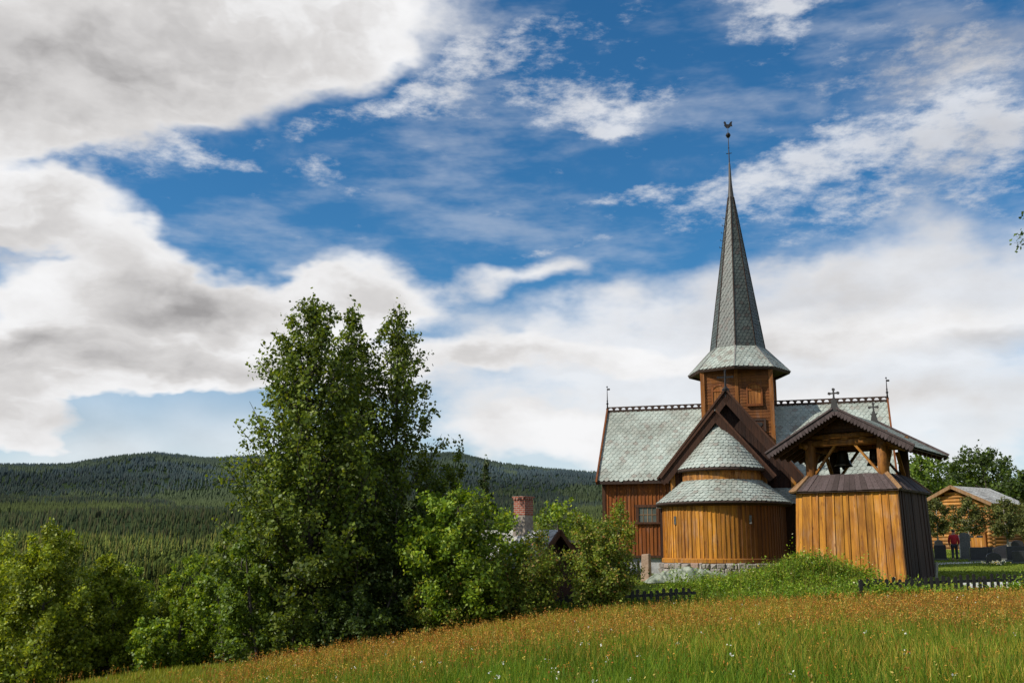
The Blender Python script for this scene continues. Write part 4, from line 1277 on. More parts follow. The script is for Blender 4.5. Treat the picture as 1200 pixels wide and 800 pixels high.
    # scalloped barge boards
    for y in (yf - .06, yb + .06):
        m = nb()
        for q in (-1, 1):
            d = Vector((-q * hw, 0, apz - ez2)).normalized(); n_ = Vector((q * (apz - ez2), 0, hw)).normalized()
            L = hypot(hw, apz - ez2) + .02; a = Vector((q * hw, y, ez2)) - d * .06
            k = int(L / .145); st = L / k
            for i in range(k):
                b0 = a + d * (i * st + .002); b1 = a + d * ((i + 1) * st - .002); mid = (b0 + b1) / 2
                pts = [b0 + n_ * .10, b1 + n_ * .10, b1 - n_ * .10, b1 - d * .018 - n_ * .17, mid - n_ * .225, b0 + d * .018 - n_ * .17, b0 - n_ * .10]
                m.prism(pts if q > 0 else pts[::-1], (0, -.025, 0), (0, .025, 0))
            off = Vector((0, -.045 if y < 0 else .045, 0))
            m.beam(a + n_ * .09 + off, a + d * L + n_ * .09 + off, .06, .07, n_)
        m.build('barge_board', M['skirtboard'], root)
        # carved cross finial
        m = nb(); z = apz + .08
        m.prism([(-.30, y, z - .16), (.30, y, z - .16), (.14, y, z + .02), (.10, y, z + .22), (.18, y, z + .34), (.08, y, z + .30), (.045, y, z + .42), (-.045, y, z + .42), (-.08, y, z + .30), (-.18, y, z + .34), (-.10, y, z + .22), (-.14, y, z + .02)], (0, -.03, 0), (0, .03, 0))
        zc = z + .60
        m.box(-.03, .03, y - .028, y + .028, z + .40, zc + .14); m.box(-.17, .17, y - .0265, y + .0265, zc - .03, zc + .03)
        for (px, pz) in ((-.18, zc), (.18, zc), (0, zc + .16)):
            for ang in range(3):
                pass
            pts = []
            for kk in range(8):
                A = 2 * pi * kk / 8; pts.append((px + .062 * cos(A), y, pz + .062 * sin(A)))
            m.prism(pts, (0, -.031, 0), (0, .031, 0))
        m.build('finial', M['blacktar'], root)
    # a weathered stake leaning on the dark side belongs to the yard
    cs, sn = cos(-radians(36)), sin(-radians(36))
    for i, (lx, lab) in enumerate(((-.62, 'dark bronze church bell hanging to the left inside the bell tower'), (.72, 'dark bronze church bell hanging to the right inside the bell tower'))):
        r = .34 if i else .40
        b = empty('church_bell', (14.8 + lx * cs - 0 * sn, 44 + lx * sn, 5.78), -radians(36), lab, 'bell', 'bells hung in the bell tower')
        m = MB(); m.lathe([(0, -.12), (r * .45, -.14), (r * .55, -.25), (r * .62, -.5), (r * .8, -.68), (r, -.80), (r * .93, -.82), (r * .7, -.7), (r * .5, -.4), (0, -.3)], 0, 0, 20); m.build('bell_body', M['bronze'], b, True)
        m = MB(); m.tube([(0, 0, -.3), (0, 0, -.85)], [.02, .03], 8); m.lathe([(0, -.95), (.06, -.92), (.075, -.86), (0, -.78)], 0, 0, 10); m.build('clapper', M['iron'], b)
        m = MB(); m.box(-.36, .36, -.09, .09, -.14, .04); m.tube([(0, -.22, 0), (0, .22, 0)], .03, 8); m.build('yoke', M['midwood'], b)


bell_tower()

# ------------------------------------------------------------------ the cottage with the chimney
def cottage():
    g = -1.0
    # ridge from the visible gable back to the left
    A = at(655, 621, 41.0)
    ang = atan2(.62, -.80)                 # direction of the ridge going back
    root = empty('cottage', (A.x, A.y, g), ang, 'low dark cottage with pale roof and brick topped chimney among the bushes', 'cottage')
    zr = A.z - g                            # local: x along ridge backwards, gable at x=0
    L, hw, dr = 4.4, 1.7, 1.45
    m = MB(); gt = lambda f: zr - .15 - dr * (hw - .2) / hw + (1 - abs(2 * f - 1)) * dr * (hw - .2) / hw - .12
    w = hw - .25
    planks(m, (.35, w), (.35, -w), 0, 0, .2, top=gt, n=16); planks(m, (L - .3, -w), (L - .3, w), 0, 0, .2, top=gt, n=16)
    zt = zr - dr * .95
    planks(m, (.35, -w), (L - .3, -w), 0, zt, .2); planks(m, (L - .3, w), (.35, w), 0, zt, .2)
    m.build('wall', M['darkwood'], root)
    m = MB(); bb = MB(); tl = MB()
    for q in (-1, 1):
        n_ = Vector((0, q * dr, hw)).normalized()
        P = [Vector((0, q * hw, zr - dr)), Vector((L, q * hw, zr - dr)), Vector((L, 0, zr)), Vector((0, 0, zr))]
        if q > 0: P = [P[1], P[0], P[3], P[2]]
        m.hexa([p - n_ * .1 for p in P] + [p for p in P])
        Pf, N, n = slope((0, q * (hw + .03), zr - dr + .0), (-q, 0, 0), (0, -q * hw, dr))
        lo, hi = (-L - .03, .03) if q > 0 else (-.03, L + .03)
        tiles(tl, Pf, N, 0, hypot(hw, dr), lambda v: (lo, hi), .38, .3)
        d = Vector((0, -q * hw, dr)).normalized()
        bb.mark(); bb.beam(Vector((-.05, q * (hw + .05), zr - dr)) - n_ * .05, Vector((-.05, 0, zr)) - n_ * .05, .08, .2, n_)
    m.build('roof_boarding', M['darkwood'], root); bb.build('barge_board', M['midwood'], root)
    tl.build('roof', M['greyroof'], root)
    # chimney, placed on the ridge behind
    cx = 1.75; ch = MB(); s = .265
    ch.hexa([(cx - .37, -.37, zr - 1.2), (cx + .37, -.37, zr - 1.2), (cx + .37, .37, zr - 1.2), (cx - .37, .37, zr - 1.2), (cx - s, -s, zr + .62), (cx + s, -s, zr + .62), (cx + s, s, zr + .62), (cx - s, s, zr + .62)])
    c = ch.build('chimney', M['brick_plaster'], root)
    b = MB(); b.box(cx - s - .015, cx + s + .015, -s - .015, s + .015, zr + .62, zr + 1.22)
    b.build('brick_stack', M['brick'], c)
    b = MB()
    for i in range(4):
        for q in (-1, 1):
            f = -s + .03 + i * .135; b.box(cx + f, cx + f + .1, q * s - .06, q * s + .06, zr + 1.223, zr + 1.30); b.box(cx + q * s - .055, cx + q * s + .055, f, f + .1, zr + 1.224, zr + 1.301)
    b.box(cx - s - .06, cx + s + .06, -s - .06, s + .06, zr + 1.302, zr + 1.37)
    b.build('chimney_cap', M['brick'], c)
    # neighbouring shed gable just behind
    B = at(672, 632, 46)
    r2 = empty('small_shed', (B.x, B.y, -1.0), ang, 'tiny dark shed behind the right gable of the cottage', 'shed')
    m = MB(); h = B.z + 1.0
    planks(m, (0, .6), (0, -.6), 0, h - .12, .2); planks(m, (0, -.6), (1.6, -.6), 0, h - .12, .2); planks(m, (1.6, .6), (0, .6), 0, h - .12, .2); planks(m, (1.6, -.6), (1.6, .6), 0, h - .12, .2)
    m.build('wall', M['darkwood'], r2)
    m = MB(); m.hexa([(-.15, -.75, h - .18), (1.75, -.75, h - .18), (1.75, .75, h - .1), (-.15, .75, h - .1), (-.15, -.75, h - .08), (1.75, -.75, h - .08), (1.75, .75, h), (-.15, .75, h)]); m.build('roof', M['greyroof'], r2)


cottage()

# ------------------------------------------------------------------ log storehouse
def log_house():
    A = at(1114, 569, 76); g = 1.12; G = radians(38)
    root = empty('log_house', (A.x, A.y, g), G, 'honey coloured log storehouse with grey roof and orange plank door', 'log house')
    zr = A.z - g; hw, L, dr = 2.95, 5.4, 2.95 * tan(radians(25)); w = 2.45; x0, x1 = .45, 5.0
    m = MB(); z = .22; i = 0
    zw = zr - dr * (w / hw) - .22
    while z < zr - .3:
        q = min(w, (zr - .22 - z) / dr * hw) if z > zw else w
        e = .28 if z < zw else 0
        for x in (x0, x1): m.tube([(x, -q - e, z), (x, q + e, z)], .135, 8)
        if z < zw:
            for y in (-w, w): m.tube([(x0 - .28, y, z + .12), (x1 + .28, y, z + .12)], .135, 8)
        z += .255
    m.build('log_wall', M['logwood'], root, True)
    m = MB(); m.box(x0 + .02, x1 - .02, -w + .03, w - .03, 0, zw); m.build('inner_wall', M['midwood'], root)
    m = MB(); bb = MB(); tl = MB()
    for q in (-1, 1):
        n_ = Vector((0, q * dr, hw)).normalized()
        P = [Vector((0, q * hw, zr - dr)), Vector((L, q * hw, zr - dr)), Vector((L, 0, zr)), Vector((0, 0, zr))]
        if q > 0: P = [P[1], P[0], P[3], P[2]]
        m.hexa([p - n_ * .12 for p in P] + [p for p in P])
        Pf, N, n = slope((0, q * (hw + .03), zr - dr), (-q, 0, 0), (0, -q * hw, dr))
        lo, hi = (-L - .03, .03) if q > 0 else (-.03, L + .03)
        tiles(tl, Pf, N, 0, hypot(hw, dr), lambda v: (lo, hi), .45, .33)
        bb.mark(); bb.beam(Vector((-.04, q * (hw + .04), zr - dr)) - n_ * .06, Vector((-.04, 0, zr)) - n_ * .06, .08, .24, n_)
    m.build('roof_boarding', M['beamwood'], root); bb.build('barge_board', M['paleboard'], root); tl.build('roof', M['greyroof'], root)
    m = MB()
    for i in range(7): m.box(x0 - .26, x0 - .19, -2.1 + i * .2, -1.915 + i * .2, .12, 1.35)
    d = m.build('door', M['orange'], root)
    m = MB(); m.box(x0 - .29, x0 - .16, -2.2, -2.11, .1, 1.4); m.box(x0 - .29, x0 - .16, -.71, -.62, .1, 1.4); m.box(x0 - .3, x0 - .15, -2.25, -.57, 1.4, 1.52); m.build('door_frame', M['shutter'], d)
    m = MB(); m.box(x0 - .285, x0 - .262, -2.0, -1.55, 1.12, 1.27); m.box(x0 - .285, x0 - .262, -1.3, -.85, 1.12, 1.27); m.build('door_opening', M['blacktar'], d)
    m = MB()
    for (x, y) in ((x0, -w), (x0, w), (x1, -w), (x1, w), (x0, 0)): m.box(x - .3, x + .3, y - .3, y + .3, -.4, .1); m.mark()
    m.build('footing_stone', M['greystone'], root)


log_house()

# ------------------------------------------------------------------ fences
def fence(name, pts, label, hmul=1.0):
    a = pts[0]; root = empty(name, (a[0], a[1], gz(*a)), 0, label, 'fence')
    p = MB(); r = MB(); o = MB()
    org = Vector((a[0], a[1], gz(*a)))
    seg = 0
    for i in range(len(pts) - 1):
        q0, q1 = Vector(pts[i]), Vector(pts[i + 1]); L = (q1 - q0).length; d = (q1 - q0) / L; n = Vector((d.y, -d.x)); k = int(L / .215)
        for j in range(k):
            c = q0 + d * (j * L / k); z = gz(c.x, c.y); h = random.uniform(.86, .99) * hmul; w = .060 + random.uniform(-.006, .006)
            t = random.gauss(0, .028)
            prof = [(-w, 0), (w, 0), (w, h - .07), (w * .75, h - .025), (0, h), (-w * .75, h - .025), (-w, h - .07)]
            pp = [Vector((c.x + d.x * (u + t * v), c.y + d.y * (u + t * v), z + v)) - org for u, v in prof]
            p.prism(pp, (n.x * .03, n.y * .03, 0), (n.x * .055, n.y * .055, 0))
            if j % 11 == 0:
                o.mark(); o.beam(Vector((c.x, c.y, z - .2)) - org - Vector((n.x * .05, n.y * .05, 0)), Vector((c.x, c.y, z + .88 * hmul)) - org - Vector((n.x * .05, n.y * .05, 0)), .1, .1, (d.x, d.y, 0))
        for h in (.32, .70):
            for j in range(4):
                e0, e1 = q0.lerp(q1, j / 4), q0.lerp(q1, (j + 1) / 4)
                r.beam(Vector((e0.x, e0.y, gz(*e0) + h * hmul)) - org, Vector((e1.x, e1.y, gz(*e1) + h * hmul)) - org, .05, .1)
    p.build('picket', M['blacktar'], root); r.build('rail', M['blacktar'], root); o.build('fence_post', M['blacktar'], root)


fence('picket_fence', [(12.3, 37.1), (14.4, 37.2), (18.3, 37.35), (22.6, 37.4), (26.8, 37.5)], 'low black picket fence before the bell tower and the graves', .90)
fence('picket_fence', [(1.0, 36.2), (3.2, 36.3), (6.4, 36.7)], 'short run of black picket fence beside the tall rowan bush', .80)

# ------------------------------------------------------------------ path
def path():
    V = []; F = []
    def strip(pts, w, name):
        V, F = [], []
        pts = [Vector(p) for p in pts]; fine = []
        for i in range(len(pts) - 1):
            for k in range(10): fine.append(pts[i].lerp(pts[i + 1], k / 10))
        fine.append(pts[-1])
        for i, p in enumerate(fine):
            d = (fine[min(i + 1, len(fine) - 1)] - fine[max(i - 1, 0)]).normalized(); n = Vector((-d.y, d.x))
            for s in range(5):
                q = p + n * (w * (s / 4 - .5) * (1 + .12 * sin(i * 1.3))); V.append((q.x, q.y, gz(q.x, q.y) + .012))
        for i in range(len(fine) - 1):
            for s in range(4): F.append((i * 5 + s, i * 5 + s + 1, (i + 1) * 5 + s + 1, (i + 1) * 5 + s))
        o = np_mesh(name, np.array(V), np.array(F), M['gravel']); tag(o, kind='structure')
    strip([(17.6, 41.2), (20, 41.2), (25, 41.4), (29, 42.5), (31, 48), (30, 61)], 1.6, 'path')
    strip([(19, 54.5), (23.5, 56.0), (26, 57.5), (30, 61)], 1.5, 'path')


path()

# ------------------------------------------------------------------ graves and yard things
def grave(px, py_b, Y, wpx, hpx, style, mat, label, name='gravestone', rz=-.25, depth=.16, edge=None):
    x = xw(px, Y); z = gz(x, Y); w = wpx / 1200 * Y; h = hpx / 1200 * Y
    root = empty(name, (x, Y, z), rz, label, 'gravestone', 'gravestones in the churchyard')
    P = []
    if style == 'arch':
        P = [(-w / 2, 0), (w / 2, 0)] + [(w / 2 * cos(a), h - w * .32 + w * .32 * sin(a)) for a in [pi * k / 10 for k in range(11)]]
    elif style == 'slab': P = [(-w / 2, 0), (w / 2, 0), (w / 2, h * .96), (w * .44, h), (-w * .44, h), (-w / 2, h * .96)]
    elif style == 'shoulder': P = [(-w / 2, 0), (w / 2, 0), (w / 2, h * .8), (w * .18, h), (-w * .2, h * .97), (-w / 2, h * .62)]
    elif style == 'slant': P = [(-w / 2, 0), (w / 2, 0), (w / 2, h), (-w * .1, h * .9), (-w / 2, h * .72)]
    m = MB()
    m.prism([(u, -depth / 2, v + .1) for u, v in P], (0, 0, 0), (0, depth, 0))
    o = m.build('stone', mat, root)
    bv = o.modifiers.new('b', 'BEVEL'); bv.width = .018; bv.segments = 2
    m = MB(); m.box(-w / 2 - .08, w / 2 + .08, -depth / 2 - .1, depth / 2 + .1, -.15, .1)
    m.build('plinth', M['greystone'], root)
    if edge:
        m = MB(); m.box(-w / 2 - .05, -w / 2 - .003, -depth / 2 - .03, depth / 2 + .02, .06, h * .98); m.build('pale_edge', M['palestone'], root)
    return root


grave(1100, 640, 68, 9, 15, 'arch', M['granite'], 'upright dark gravestone furthest back, near the bell tower wall')
grave(1101, 654, 60, 13, 15, 'slab', M['granite'], 'dark low slab nearest the bell tower, left of the person')
grave(1131, 652, 61, 11, 28, 'arch', M['greystone'], 'tall narrow grey gravestone with a pale edge, right of the person', edge=True, rz=-.35)
grave(1146, 656, 58.5, 19, 14, 'slab', M['granite'], 'wide black polished slab to the right of the tall grey stone')
grave(1158, 651, 62, 12, 11, 'slab', M['granite'], 'black slab half hidden behind the wide one, below the orange door')
grave(1163, 662, 55, 16, 11, 'arch', M['granite'], 'small rounded black gravestone with white flowers at its foot')
grave(1171, 652, 60, 15, 15, 'slant', M['granite'], 'black gravestone with a slanting top behind the small rounded one')
grave(1192, 656, 58, 24, 15, 'slab', M['granite'], 'long dark slab at the right edge, behind the low front slab')
grave(1198, 660, 55.5, 23, 12, 'slab', M['granite'], 'low dark slab cut by the right edge, nearest the fence')
grave(1192, 640, 66, 13, 15, 'arch', M['granite'], 'arched dark gravestone beneath the rightmost garden trees')
grave(1184, 642, 70, 10, 11, 'shoulder', M['greystone'], 'grey shouldered gravestone by the pale tree trunk')


def yard_things():
    rng = np.random.default_rng(3)
    # flowers on the grave
    x = xw(1164, 54.4); z = gz(x, 54.4)
    root = empty('flower_bunch', (x, 54.4, z), 0, 'white flowers laid before the small rounded black gravestone', 'flowers')
    c = np.stack([rng.normal(0, .24, 60), rng.normal(0, .08, 60), rng.uniform(.03, .2, 60)], 1); s = rng.uniform(.07, .12, 60)
    V, F, C = leaf_quads(c, s, s, np.tile([[.8, .78, .74]], (60, 1)), rng=rng, updir=1); np_mesh('blossom', V, F, M['leaf'], root, C)
    c = np.stack([rng.normal(0, .26, 80), rng.normal(0, .1, 80), rng.uniform(.02, .14, 80)], 1); s = rng.uniform(.08, .14, 80)
    V, F, C = leaf_quads(c, s, s * .5, pick(rng, PAL['mid'], 80), rng=rng); np_mesh('leaf', V, F, M['leaf'], root, C)
    # brown standing stone by the church
    x = xw(756.5, 46); z = gz(x, 46)
    m = MB(); m.hexa([(-.21, -.16, -.2), (.21, -.16, -.2), (.21, .16, -.2), (-.21, .16, -.2), (-.18, -.13, 1.16), (.17, -.13, 1.2), (.17, .12, 1.2), (-.18, .12, 1.17)])
    o = m.build('standing_stone', M['stele']); o.location = (x, 46, z); o.rotation_euler = (0, .02, -.6)
    bv = o.modifiers.new('b', 'BEVEL'); bv.width = .03; bv.segments = 2
    tag(o, 'squared brown standing stone left of the round apse', 'standing stone')
    x = xw(747.5, 48); z = gz(x, 48)
    m = MB(); m.tube([(0, 0, -.1), (0, 0, .78)], [.07, .06], 8); m.lathe([(.0, .9), (.07, .84), (.07, .77)], 0, 0, 8)
    o = m.build('iron_post', M['iron']); o.location = (x, 48, z); tag(o, 'thin black iron post left of the brown standing stone', 'post')
    # crumpled tarpaulin over a low pile
    x0, x1 = 5.6, 9.75; y0, y1 = 43.2, 45.1; n, k = 110, 46
    U, W = np.meshgrid(np.linspace(0, 1, n), np.linspace(0, 1, k))
    X = x0 + (x1 - x0) * U; Y = y0 + (y1 - y0) * W + .25 * np.sin(U * 9) * (1 - W)
    env = np.sin(np.clip(W * 1.15, 0, 1) * pi) ** .55 * np.minimum(1, np.sin(np.clip(U, .0, 1) * pi) ** .6)
    fold = np.abs(np.sin(U * 34 + 5 * fbm(X * 1.3, Y * 1.3, 2, 5) * 3 + W * 3)) ** .7 * (1 - sst(U, .45, .8) * .8)
    Z = ground(X, Y) + .03 + env * (.42 * (1 - .55 * U) + .16 * fbm(X * 2, Y * 2, 3, 9)) + env * .20 * fold + .20 * (fbm(X * 5, Y * 5, 3, 12) - .5) * env + .10 * np.abs(fbm(X * 2.2 + Y, Y * 2.2, 2, 15) - .5) * env
    V = np.stack([X.ravel(), Y.ravel(), Z.ravel()], 1); c = V.mean(0); i = np.arange(k - 1)[:, None] * n; j = np.arange(n - 1)[None]
    F = np.stack([i + j, i + j + 1, i + n + j + 1, i + n + j], -1).reshape(-1, 4)
    m_, nt, bs = new_mat('tarpaulin'); nn = nt.noise(obj_co(nt), 2.2, 4, .6)
    nt.put(bs.inputs['Base Color'], nt.mix(nt.ramp(nn, .35, .65), (.075, .10, .06), (.30, .325, .25))); bs.inputs['Roughness'].default_value = .65
    o = np_mesh('tarpaulin', V - c, F, m_, smooth=True); o.location = c
    tag(o, 'crumpled grey-green tarpaulin spread below the apse foundation', 'tarpaulin')
    # weathered stake by the dark wall of the bell tower
    b = Vector((16.75, 41.55)); z = gz(b.x, b.y)
    m = MB(); m.beam((0, 0, -.1), (.12, .02, .78), .09, .07); o = m.build('wooden_stake', M['greyroof']); o.location = (b.x, b.y, z)
    tag(o, 'short grey stake leaning by the dark side wall of the bell tower', 'stake')


yard_things()

# ------------------------------------------------------------------ the person
def skin_mesh(name, verts, edges, radii, mat, parent, root=0, sub=1):
    me = bpy.data.meshes.new(name); me.from_pydata(verts, edges, []); me.update()
    o = bpy.data.objects.new(name, me); COL.objects.link(o); o.parent = parent
    sk = o.modifiers.new('skin', 'SKIN'); sk.use_smooth_shade = True
    if not me.skin_vertices: me.skin_vertices.new() if hasattr(me.skin_vertices, 'new') else None
    try: lay = me.skin_vertices[0].data
    except Exception:
        bpy.context.view_layer.objects.active = o; lay = me.skin_vertices[0].data
    for i, r in enumerate(radii): lay[i].radius = (r, r) if not isinstance(r, tuple) else r
    lay[root].use_root = True
    ss = o.modifiers.new('sub', 'SUBSURF'); ss.levels = sub; ss.render_levels = sub
    me.materials.append(mat)
    return o


def person():
    Y = 58; x = xw(1118, Y); z = gz(x, Y)
    r = empty('person', (x, Y, z), radians(-25), 'person in a red jacket and dark trousers walking among the graves', 'person')
    skin = plain('skin', (.42, .24, .17), .6, 0, .08); red = plain('red_cloth', (.42, .012, .02), .8, 0, .2); navy = plain('dark_cloth', (.025, .025, .032), .85, 0, .2); hair = plain('dark_hair', (.018, .012, .01), .6); shoe = plain('shoe_leather', (.02, .018, .016), .5)
    # body, facing +y (away), mid stride
    V = [(0, 0, .98), (0, .01, 1.18), (0, .0, 1.38), (0, .01, 1.50), (0, .03, 1.60), (0, .03, 1.70),
         (.17, 0, 1.42), (.23, -.05, 1.14), (.22, .06, .93), (.215, .10, .85),
         (-.17, 0, 1.42), (-.24, .04, 1.15), (-.24, .16, .94), (-.235, .20, .86),
         (.09, 0, .92), (.10, .13, .52), (.10, .10, .10), (.10, .24, .04),
         (-.09, 0, .92), (-.10, -.03, .50), (-.10, -.24, .14), (-.10, -.12, .04)]
    E = [(0, 1), (1, 2), (2, 3), (3, 4), (4, 5), (2, 6), (6, 7), (7, 8), (8, 9), (2, 10), (10, 11), (11, 12), (12, 13), (0, 14), (14, 15), (15, 16), (16, 17), (0, 18), (18, 19), (19, 20), (20, 21)]
    R = [(.14, .10), (.13, .09), (.15, .10), .055, .085, .088, .055, .042, .03, .033, .055, .042, .03, .033, .08, .055, .04, .035, .08, .055, .04, .035]
    hands = []
    for side, wi in ((1, 9), (-1, 13)):
        w = Vector(V[wi])
        for f in range(5):
            b = len(V); off = Vector((.0, -.026 + .013 * f, 0)) if f < 4 else Vector((-.02 * side, .03, .03))
            l = [.062, .072, .078, .07, .05][f]
            p1 = w + off + Vector((0, 0, -.03)); p2 = p1 + Vector((-.006 * side, .006, -l * .55)); p3 = p2 + Vector((-.012 * side, .004, -l * .45))
            if f == 4: p2 = p1 + Vector((-.015 * side, .025, -.03)); p3 = p2 + Vector((-.006 * side, .006, -.025))
            V += [tuple(p1), tuple(p2), tuple(p3)]; E += [(wi, b), (b, b + 1), (b + 1, b + 2)]; R += [.0095, .0088, .0075]
    skin_mesh('body', V, E, R, skin, r)
    # face: nose and ears point away from the viewer
    f = MB(); f.prism([(-.014, .11, 1.655), (.014, .11, 1.655), (0, .105, 1.70)], (0, 0, 0), (0, .028, 0))
    for s in (-1, 1): f.prism([(s * .088, .01, 1.63), (s * .088, .045, 1.65), (s * .088, .035, 1.70), (s * .088, .0, 1.69)], (0, 0, 0), (s * .014, 0, 0))
    f.build('face_features', skin, r)
    J = [(0, 0, .90), (0, .01, 1.10), (0, 0, 1.36), (0, .01, 1.47), (.19, 0, 1.41), (.245, -.05, 1.14), (.235, .05, .95), (-.19, 0, 1.41), (-.255, .04, 1.15), (-.25, .15, .96)]
    skin_mesh('jacket', J, [(0, 1), (1, 2), (2, 3), (2, 4), (4, 5), (5, 6), (2, 7), (7, 8), (8, 9)], [(.20, .145), (.18, .135), (.185, .14), .075, .085, .068, .055, .085, .068, .055], red, r)
    T = [(0, 0, .95), (.095, 0, .88), (.10, .13, .52), (.10, .10, .12), (-.095, 0, .88), (-.10, -.03, .50), (-.10, -.23, .16)]
    skin_mesh('trousers', T, [(0, 1), (1, 2), (2, 3), (0, 4), (4, 5), (5, 6)], [(.165, .125), .105, .08, .065, .105, .08, .065], navy, r)
    skin_mesh('hair', [(0, .0, 1.60), (0, .0, 1.68), (0, .02, 1.735)], [(0, 1), (1, 2)], [.085, .105, .09], hair, r)
    for s, y0, y1, zz in ((.10, .06, .27, .05), (-.10, -.27, -.09, .07)):
        skin_mesh('shoe', [(s, y0, zz), (s, (y0 + y1) / 2, zz - .01), (s, y1, zz - .015)], [(0, 1), (1, 2)], [.05, .048, .04], shoe, r)


person()

# ------------------------------------------------------------------ sun, sky and clouds
SUN_AZ = atan2(-.955, -.30)         # measured from +y towards +x
SUN_EL = radians(40)
sd = Vector((cos(SUN_EL) * sin(SUN_AZ), cos(SUN_EL) * cos(SUN_AZ), sin(SUN_EL)))
sl = bpy.data.lights.new('sun', 'SUN'); sl.energy = 5.0; sl.angle = radians(.5); sl.color = (1, .93, .82)
so = bpy.data.objects.new('sun', sl); COL.objects.link(so); so.rotation_euler = sd.to_track_quat('Z', 'Y').to_euler(); so.location = sd * 100


def azel(px, py):
    d = at(px, py, 1.0) - Vector((0, 0, EYE)); d.normalize()
    return atan2(d.x, d.y), math.asin(d.z)


